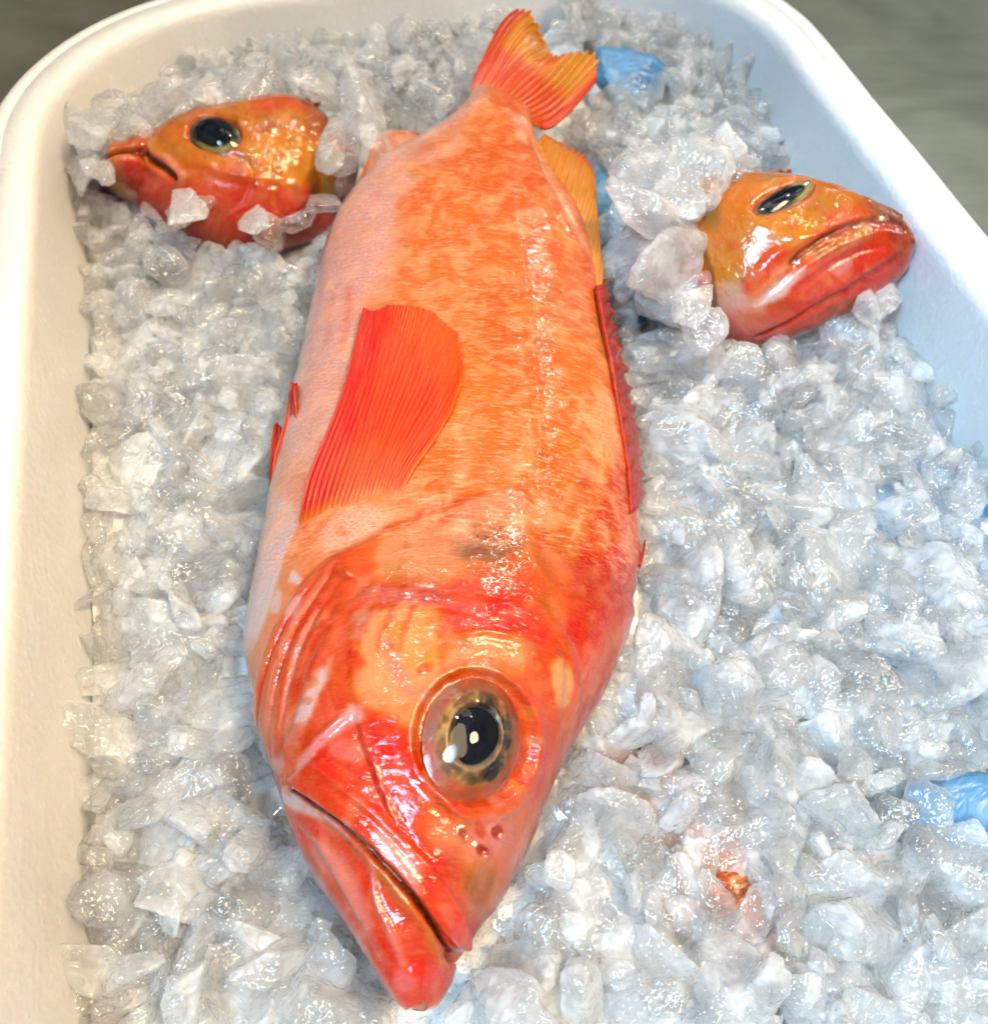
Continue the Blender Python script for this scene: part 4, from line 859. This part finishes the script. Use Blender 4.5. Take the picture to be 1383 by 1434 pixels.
def Hice(x, y):
    a = -x * math.sin(YAW) + y * math.cos(YAW); b = x * math.cos(YAW) + y * math.sin(YAW)
    h = .006 * fbm(np.stack([x * 18, y * 18, 2.0 + 0 * x], -1), 33, 2)
    h += .020 * sm(.28, .40, a) + .004 * sm(.10, .19, b) * sm(.1, .25, a)
    h -= .004 * sm(-.05, -.085, b)
    return h
def gap_px(x, y, z, r):
    """how far (px) a lump at x, y, z keeps clear of what must stay visible"""
    p = proj(A([x, y, z])); d = np.linalg.norm(A([x, y, z]) - CAM); return p, r / d * FPX

def ico(sub):
    import bmesh
    bm = bmesh.new(); bmesh.ops.create_icosphere(bm, subdivisions=sub, radius=1); V_ = A([v.co[:] for v in bm.verts]); F_ = A([[v.index for v in f.verts] for f in bm.faces]); bm.free(); return V_, F_
I4, I5 = ico(4), ico(5)
def chunk_shape(base, seed):
    V_, F_ = base; r_ = np.random.default_rng(seed); d = V_ / np.linalg.norm(V_, axis=1)[:, None]
    npl = r_.integers(8, 14); n_ = r_.normal(size=(npl, 3)); n_ /= np.linalg.norm(n_, axis=1)[:, None]; n_ = np.vstack([n_, A([[0, 0, 1], [0, 0, -1.]])]); dist = np.r_[r_.uniform(.55, 1.0, npl), r_.uniform(.5, .8, 2)]
    dn = d @ n_.T; rad = dist[None] / np.maximum(dn, .08); kk = 36.0
    rad = (np.sum(rad ** -kk, axis=1)) ** (-1 / kk); rad = np.minimum(rad, 1.25)
    X_ = d * rad[:, None]
    o_ = seed * 1.37
    def rg(q, sd): return 1 - 2 * np.abs(noise3(d * q + o_, sd))
    nz = .09 * fbm(d * 1.9 + o_, 5, 2) + .050 * rg(3.2, 8) + .022 * rg(6.5, 9) + .008 * rg(13, 10)
    X_ = X_ * (1 + nz)[:, None]
    X_ = X_ * A([r_.uniform(1.0, 1.3), r_.uniform(.62, .95), r_.uniform(.42, .72)])
    return X_.astype(np.float32), F_
shapes = [chunk_shape(I5, 300 + k) for k in range(22)]
def rotm(r_, flat=.6):
    from mathutils import Euler
    return Euler((r_.normal() * flat, r_.normal() * flat, r_.uniform(0, 6.28)))
items = []   # x, y, z, r, shape, euler
cell = {}
def clash(x, y, z, r, k):
    ci, cj = int(x / .02), int(y / .02)
    for a_ in (-1, 0, 1, 2) if False else (-2, -1, 0, 1, 2):
        for b_ in (-2, -1, 0, 1, 2):
            for (X_, Y_, Z_, R_) in cell.get((ci + a_, cj + b_), ()):
                if (x - X_) ** 2 + (y - Y_) ** 2 + (1.3 * (z - Z_)) ** 2 < (k * (r + R_)) ** 2: return True
    return False
def inside_box(x, y, r):
    a = -x * math.sin(YAW) + y * math.cos(YAW); b = x * math.cos(YAW) + y * math.sin(YAW); m = .006 + r * .75
    b0, b1, a0, a1 = B0 + m, B1 - m, -.02, A1 - m
    if not (b0 < b < b1 and a0 < a < a1): return False
    rc = R0 - m
    for cb in (b0 + rc, b1 - rc):
        if (b < b0 + rc if cb == b0 + rc else b > b1 - rc) and a > a1 - rc and math.hypot(b - cb, a - (a1 - rc)) > rc: return False
    return True
def vis_hit(C_, r, poly, k=.8):
    w = np.linalg.norm(C_ - CAM, axis=1); p_ = proj(C_); pr = r / w * FPX; an = np.linspace(0, 6.28, 10)
    o_ = np.vstack([np.stack([np.cos(an), .85 * np.sin(an)], 1) * k, [[0, 0]]])
    return in_poly(p_[:, None] + pr[:, None, None] * o_[None], poly).any(1)
BARE = [A([(842, 78), (880, 78), (888, 98), (850, 102)], float), A([(836, 252), (870, 252), (872, 292), (842, 290)], float), A([(1330, 1105), (1420, 1110), (1420, 1150), (1350, 1145)], float)]
r_ = np.random.default_rng(5)
ANALP = A([(462, 335), (480, 290), (512, 225), (525, 190), (560, 176), (600, 190), (560, 240), (500, 320)], float)
def lookv(H, x, y):
    i = ((x - gx0) / gs).astype(int); j = ((y - gy0) / gs).astype(int); ok = (i >= 0) & (i < GN) & (j >= 0) & (j < GN)
    return np.where(ok, H[np.clip(i, 0, GN - 1), np.clip(j, 0, GN - 1)], -9.0)
def place(n, rlo, rhi, kov, dz, tries):
    a = r_.uniform(-.02, .40, tries); b = r_.uniform(B0, B1, tries); x, y = ax_a[0] * a + ax_b[0] * b, ax_a[1] * a + ax_b[1] * b
    r = r_.uniform(rlo, rhi, tries) * np.where(r_.random(tries) < .8, 1.0, 1.25)
    m = .003 + r * .9; rc = R0 - m; ok = (b > B0 + m) & (b < B1 - m) & (a < A1 - m)
    for c_, sg in ((B0 + m + rc, -1), (B1 - m - rc, 1)): ok &= ~(((b - c_) * sg > 0) & (a > A1 - m - rc) & (np.hypot(b - c_, a - (A1 - m - rc)) > rc))
    hs = np.maximum.reduce([lookv(Hsm, x + q * r * .6, y) for q in (-1, 0, 1)])
    z = Hice(x, y) + dz - r * .48 + r_.normal(size=tries) * .0018
    z = np.where(hs > -1, np.maximum(z, hs + r * .15) if dz > -.004 else np.minimum(z, hs - .02), z)
    ok &= ~((z > .024) & ((b > .150) | (b < -.065)) & (a < .33))
    hb = np.maximum.reduce([lookv(Hbig, x + q * r * .65, y + t * r * .65) for q, t in ((0, 0), (1, 0), (-1, 0), (0, 1), (0, -1))])
    ok &= ~((hb > -1) & (z + r * .7 > -.008)); C_ = np.stack([x, y, z], 1)
    ok &= ~(vis_hit(C_, r, big_out) & (z > -.006)) & ~vis_hit(C_, r, tail_out)
    ok &= ~((vis_hit(C_, r, VISL) | vis_hit(C_, r, VISR)) & (z > -.02))
    ok &= ~(vis_hit(C_, r, ANALP) & (z > -.012))
    for B_ in BARE: ok &= ~(vis_hit(C_, r, B_) & (z > -.014))
    got = 0
    for i in np.where(ok)[0]:
        if got >= n: break
        if clash(x[i], y[i], z[i], r[i], kov): continue
        cell.setdefault((int(x[i] / .02), int(y[i] / .02)), []).append((x[i], y[i], z[i], r[i])); items.append((float(x[i]), float(y[i]), float(z[i]), float(r[i]), int(r_.integers(len(shapes))), rotm(r_))); got += 1
    return got
tail_out = A([(656, 134), (686, 62), (710, 28), (735, 8), (752, 14), (772, 60), (800, 66), (836, 64), (844, 95), (830, 135), (790, 178), (755, 186), (770, 193), (805, 205), (828, 225), (833, 300), (840, 400), (800, 330), (700, 200)], float)
g1 = place(520, .0100, .0158, .45, .000, 12000)
g2 = place(480, .0060, .0100, .47, .002, 12000)
g3 = place(420, .0032, .0055, .60, .004, 9000)
ntop = len(items)
g4 = 0
print('ice', g1, g2, g3, g4)
# named lumps that cover parts of the small fish, seen singly in the photograph
special = [((150, 245), .030, 0.0043, 'small rosy ice chunk pressed on the chin of the golden small fish'), ((262, 288), .026, 0.0068, 'rounded wet ice chunk over the gill cover of the golden small fish'),
           ((470, 200), .030, 0.0090, 'tall ice slab standing behind the gill of the golden small fish'), ((360, 310), .026, 0.0068, 'clear ice chunk along the belly of the golden small fish'),
           ((930, 300), .024, .0095, 'broad ridged ice block on the back of the red jawed small fish'), ((975, 425), .026, 0.0079, 'clear pinkish ice chunk against the gill of the red jawed small fish'),
           ((985, 475), .022, 0.0065, 'rounded ice chunk just below the throat of the red jawed small fish'), ((1240, 415), .016, 0.0072, 'grey ice chunk under the chin of the red jawed small fish')]
chunk_me = []
for k, (V_, F_) in enumerate(shapes):
    me = None
    o = mesh_obj('ice_shape', V_, F_, M['ice'], smooth=True); me = o.data; me.name = 'ice_shape'; bpy.data.objects.remove(o); chunk_me.append(me)
def ice_obj(x, y, z, r, sh, eu, lab, grp='larger chunks of crushed ice'):
    o = bpy.data.objects.new('ice_chunk', chunk_me[sh]); COL.objects.link(o); o.location = (x, y, z); o.scale = (r, r, r); o.rotation_euler = eu; tag(o, lab, 'ice chunk', grp); return o
for k, ((px, py), z, r, lab) in enumerate(special):
    P = un(px, py, z); ice_obj(P[0], P[1], P[2], r, k, rotm(np.random.default_rng(70 + k), .35), lab)
def area(px, py):
    if py < 150: v = 'at the back wall'
    elif py < 420: v = 'level with the small heads'
    elif py < 700: v = 'level with its pectoral fin'
    elif py < 930: v = 'level with its gill cover'
    elif py < 1140: v = 'level with its eye'
    else: v = 'level with its jaws'
    if px < 230 and py > 150: h = 'by the left wall beside the big fish'
    elif px < 620: h = 'left of the big fish'
    elif px > 1130: h = 'far right of the big fish'
    else: h = 'right of the big fish'
    if py < 150: h = 'left of the big tail' if px < 730 else 'right of the big tail'
    return h + ', ' + v
sz = []
for it in items:
    p_, pr = gap_px(*it[:4]); vis = (-30 < p_[0] < 1413 and -30 < p_[1] < 1464)
    sz.append(pr if vis else 0)
order = [i for i in np.argsort(sz)[::-1] if i < ntop and sz[i] > 0][:270]
chosen = set(order)
for i in order:
    x, y, z, r, sh, eu = items[i]; p_, pr = gap_px(x, y, z, r)
    ice_obj(x, y, z, r, sh, eu, 'frosty ice chunk ' + area(*p_))
# the rest: one heap
Vs, Fs, n0 = [], [], 0
small_shapes = [chunk_shape(I4, 300 + k) for k in range(22)]; I3 = ico(3); tiny_shapes = [chunk_shape(I3, 300 + k) for k in range(22)]
for i, (x, y, z, r, sh, eu) in enumerate(items):
    if i in chosen or sz[i] == 0: continue
    V_, F_ = tiny_shapes[sh] if sz[i] < 18 or i >= ntop else small_shapes[sh]
    Rm = A(eu.to_matrix()); Vs.append((V_ * r) @ Rm.T + A([x, y, z])); Fs.append(F_ + n0); n0 += len(V_)
heap = mesh_obj('crushed_ice', np.vstack(Vs), np.vstack(Fs), M['ice']); tag(heap, 'small broken bits of crushed ice filling the box between the larger chunks', 'crushed ice', kind='stuff')
# packed ice below
n = 300; a_, b_ = np.meshgrid(np.linspace(-.165, A1 - .006, n), np.linspace(B0 + .006, B1 - .006, n), indexing='ij')
X_ = ax_a[0] * a_ + ax_b[0] * b_; Y_ = ax_a[1] * a_ + ax_b[1] * b_
Z_ = -.0095 + .018 * sm(.28, .40, a_) + .004 * fbm(np.stack([X_ * 60, Y_ * 60, X_ * 0], -1), 44, 4) + .003 * np.abs(fbm(np.stack([X_ * 110, Y_ * 110, X_ * 0 + 5], -1), 45, 3))
hb_ = np.maximum(np.maximum(lookv(Hbig, X_, Y_), lookv(Hsm, X_, Y_)), lookv(Hbur, X_, Y_)); Z_ = np.where(hb_ > -1, np.minimum(Z_, hb_ - .012), Z_)
gz = un(*A([(1100, 640), (1500, 640), (1560, 1240), (1080, 1080)]).T, -.008)[:, :2]; Z_ = np.where(in_poly(np.stack([X_, Y_], -1), gz), Z_ - .014, Z_)
gz = un(*A([(790, 225), (895, 225), (945, 450), (820, 480)]).T, -.004)[:, :2]; Z_ = np.where(in_poly(np.stack([X_, Y_], -1), gz), Z_ - .018, Z_)
gz = un(*A([(815, 50), (940, 60), (960, 165), (825, 175)]).T, .006)[:, :2]; Z_ = np.where(in_poly(np.stack([X_, Y_], -1), gz), Z_ - .012, Z_)
cd = np.zeros_like(Z_)
for cb, sg in ((B0 + R0, -1), (B1 - R0, 1)):
    m_ = ((b_ - cb) * sg > 0) & (a_ > A1 - R0); rr = np.hypot(b_ - cb, a_ - (A1 - R0)); cd = np.where(m_ & (rr > R0 - .008), 1, cd)
Fg = grid_faces(n, n); keep = cd.reshape(-1)[Fg].max(1) == 0
bed = mesh_obj('packed_ice', np.stack([X_, Y_, Z_], -1).reshape(-1, 3), Fg[keep], M['slush']); tag(bed, 'packed slushy ice filling the bottom of the white box', 'ice bed', kind='stuff')

# ================================================================== light
W = bpy.data.worlds.new('World'); sc.world = W; W.use_nodes = True; wt = W.node_tree
bg = wt.nodes['Background']; tc = wt.nodes.new('ShaderNodeTexCoord'); sep = wt.nodes.new('ShaderNodeSeparateXYZ'); wt.links.new(tc.outputs['Generated'], sep.inputs[0])
rp = wt.nodes.new('ShaderNodeValToRGB'); wt.links.new(sep.outputs[2], rp.inputs[0]); e = rp.color_ramp.elements
e[0].position = 0.0; e[0].color = (.20, .22, .16, 1); e[1].position = .75; e[1].color = (.92, .93, .95, 1); k_ = e.new(.3); k_.color = (.48, .50, .43, 1)
mr = wt.nodes.new('ShaderNodeMapRange'); mr.interpolation_type = 'SMOOTHSTEP'; wt.links.new(sep.outputs[0], mr.inputs[0])
for i_, v_ in ((1, -.42), (2, -.02), (3, .16), (4, 1.0)): mr.inputs[i_].default_value = v_
mz = wt.nodes.new('ShaderNodeMapRange'); mz.interpolation_type = 'SMOOTHSTEP'; wt.links.new(sep.outputs[2], mz.inputs[0])
for i_, v_ in ((1, .35), (2, .75), (3, 0), (4, 1.0)): mz.inputs[i_].default_value = v_
mxm = wt.nodes.new('ShaderNodeMath'); mxm.operation = 'MAXIMUM'; wt.links.new(mr.outputs[0], mxm.inputs[0]); wt.links.new(mz.outputs[0], mxm.inputs[1])
vm = wt.nodes.new('ShaderNodeVectorMath'); vm.operation = 'SCALE'; wt.links.new(rp.outputs[0], vm.inputs[0]); wt.links.new(mxm.outputs[0], vm.inputs['Scale'])
wt.links.new(vm.outputs[0], bg.inputs[0]); bg.inputs[1].default_value = .32
def lamp(name, loc, target, sx, sy, power, color):
    l = bpy.data.lights.new(name, 'AREA'); l.shape = 'ELLIPSE'; l.size, l.size_y, l.energy, l.color = sx, sy, power, color
    o = bpy.data.objects.new(name, l); COL.objects.link(o); o.location = loc; o.rotation_euler = (Vector(target) - Vector(loc)).to_track_quat('-Z', 'Y').to_euler(); return o
lamp('ceiling_lamp', (.10, .82, 1.30), (0, .15, 0), .6, .3, 1.2, (1, .95, .86))
w_ = lamp('warm_lamp', (.42, -.05, 1.0), (-.13, .17, 0), .35, .35, 2.0, (1, .74, .43)); w_.data.spread = math.radians(50)
c_ = lamp('window_light', (-.30, -.42, 1.0), (.24, .12, 0), .45, .45, 2.4, (.42, .72, 1.0)); c_.data.spread = math.radians(42)
for loc, pw, c_, z_ in (((.36, .62, 1.19), 4.0, (1, .94, .82), .065), ((-.25, .59, 1.23), 1.9, (1, .92, .78), .05), ((.52, 1.09, .80), 2.2, (1, .96, .88), .07)): lamp('bulb', loc, (.0, .13, .04), z_, z_, pw, c_)

# ================================================================== camera and render
cam = bpy.data.cameras.new('camera'); co = bpy.data.objects.new('camera', cam); COL.objects.link(co); sc.camera = co
co.location = (0, 0, CAMH); co.rotation_euler = (math.radians(90) - PITCH, 0, 0)
cam.sensor_fit = 'VERTICAL'; cam.sensor_height = 36; cam.lens = FPX / 1434 * 36; cam.clip_start = .005; cam.clip_end = 60
cam.dof.use_dof = True; cam.dof.focus_distance = .225; cam.dof.aperture_fstop = 20
sc.view_settings.view_transform = 'Standard'; sc.view_settings.look = 'None'; sc.view_settings.exposure = 0; sc.view_settings.gamma = 1
sc.render.engine = 'CYCLES'; cy = sc.cycles
cy.max_bounces = 9; cy.transmission_bounces = 8; cy.glossy_bounces = 3; cy.diffuse_bounces = 6; cy.transparent_max_bounces = 12
cy.caustics_refractive = True; cy.caustics_reflective = False; cy.sample_clamp_indirect = 8; cy.blur_glossy = .6
cy.use_denoising = True; cy.denoiser = 'OPENIMAGEDENOISE'; cy.use_adaptive_sampling = True; cy.adaptive_threshold = .09; cy.adaptive_min_samples = 16; cy.time_limit = 1050
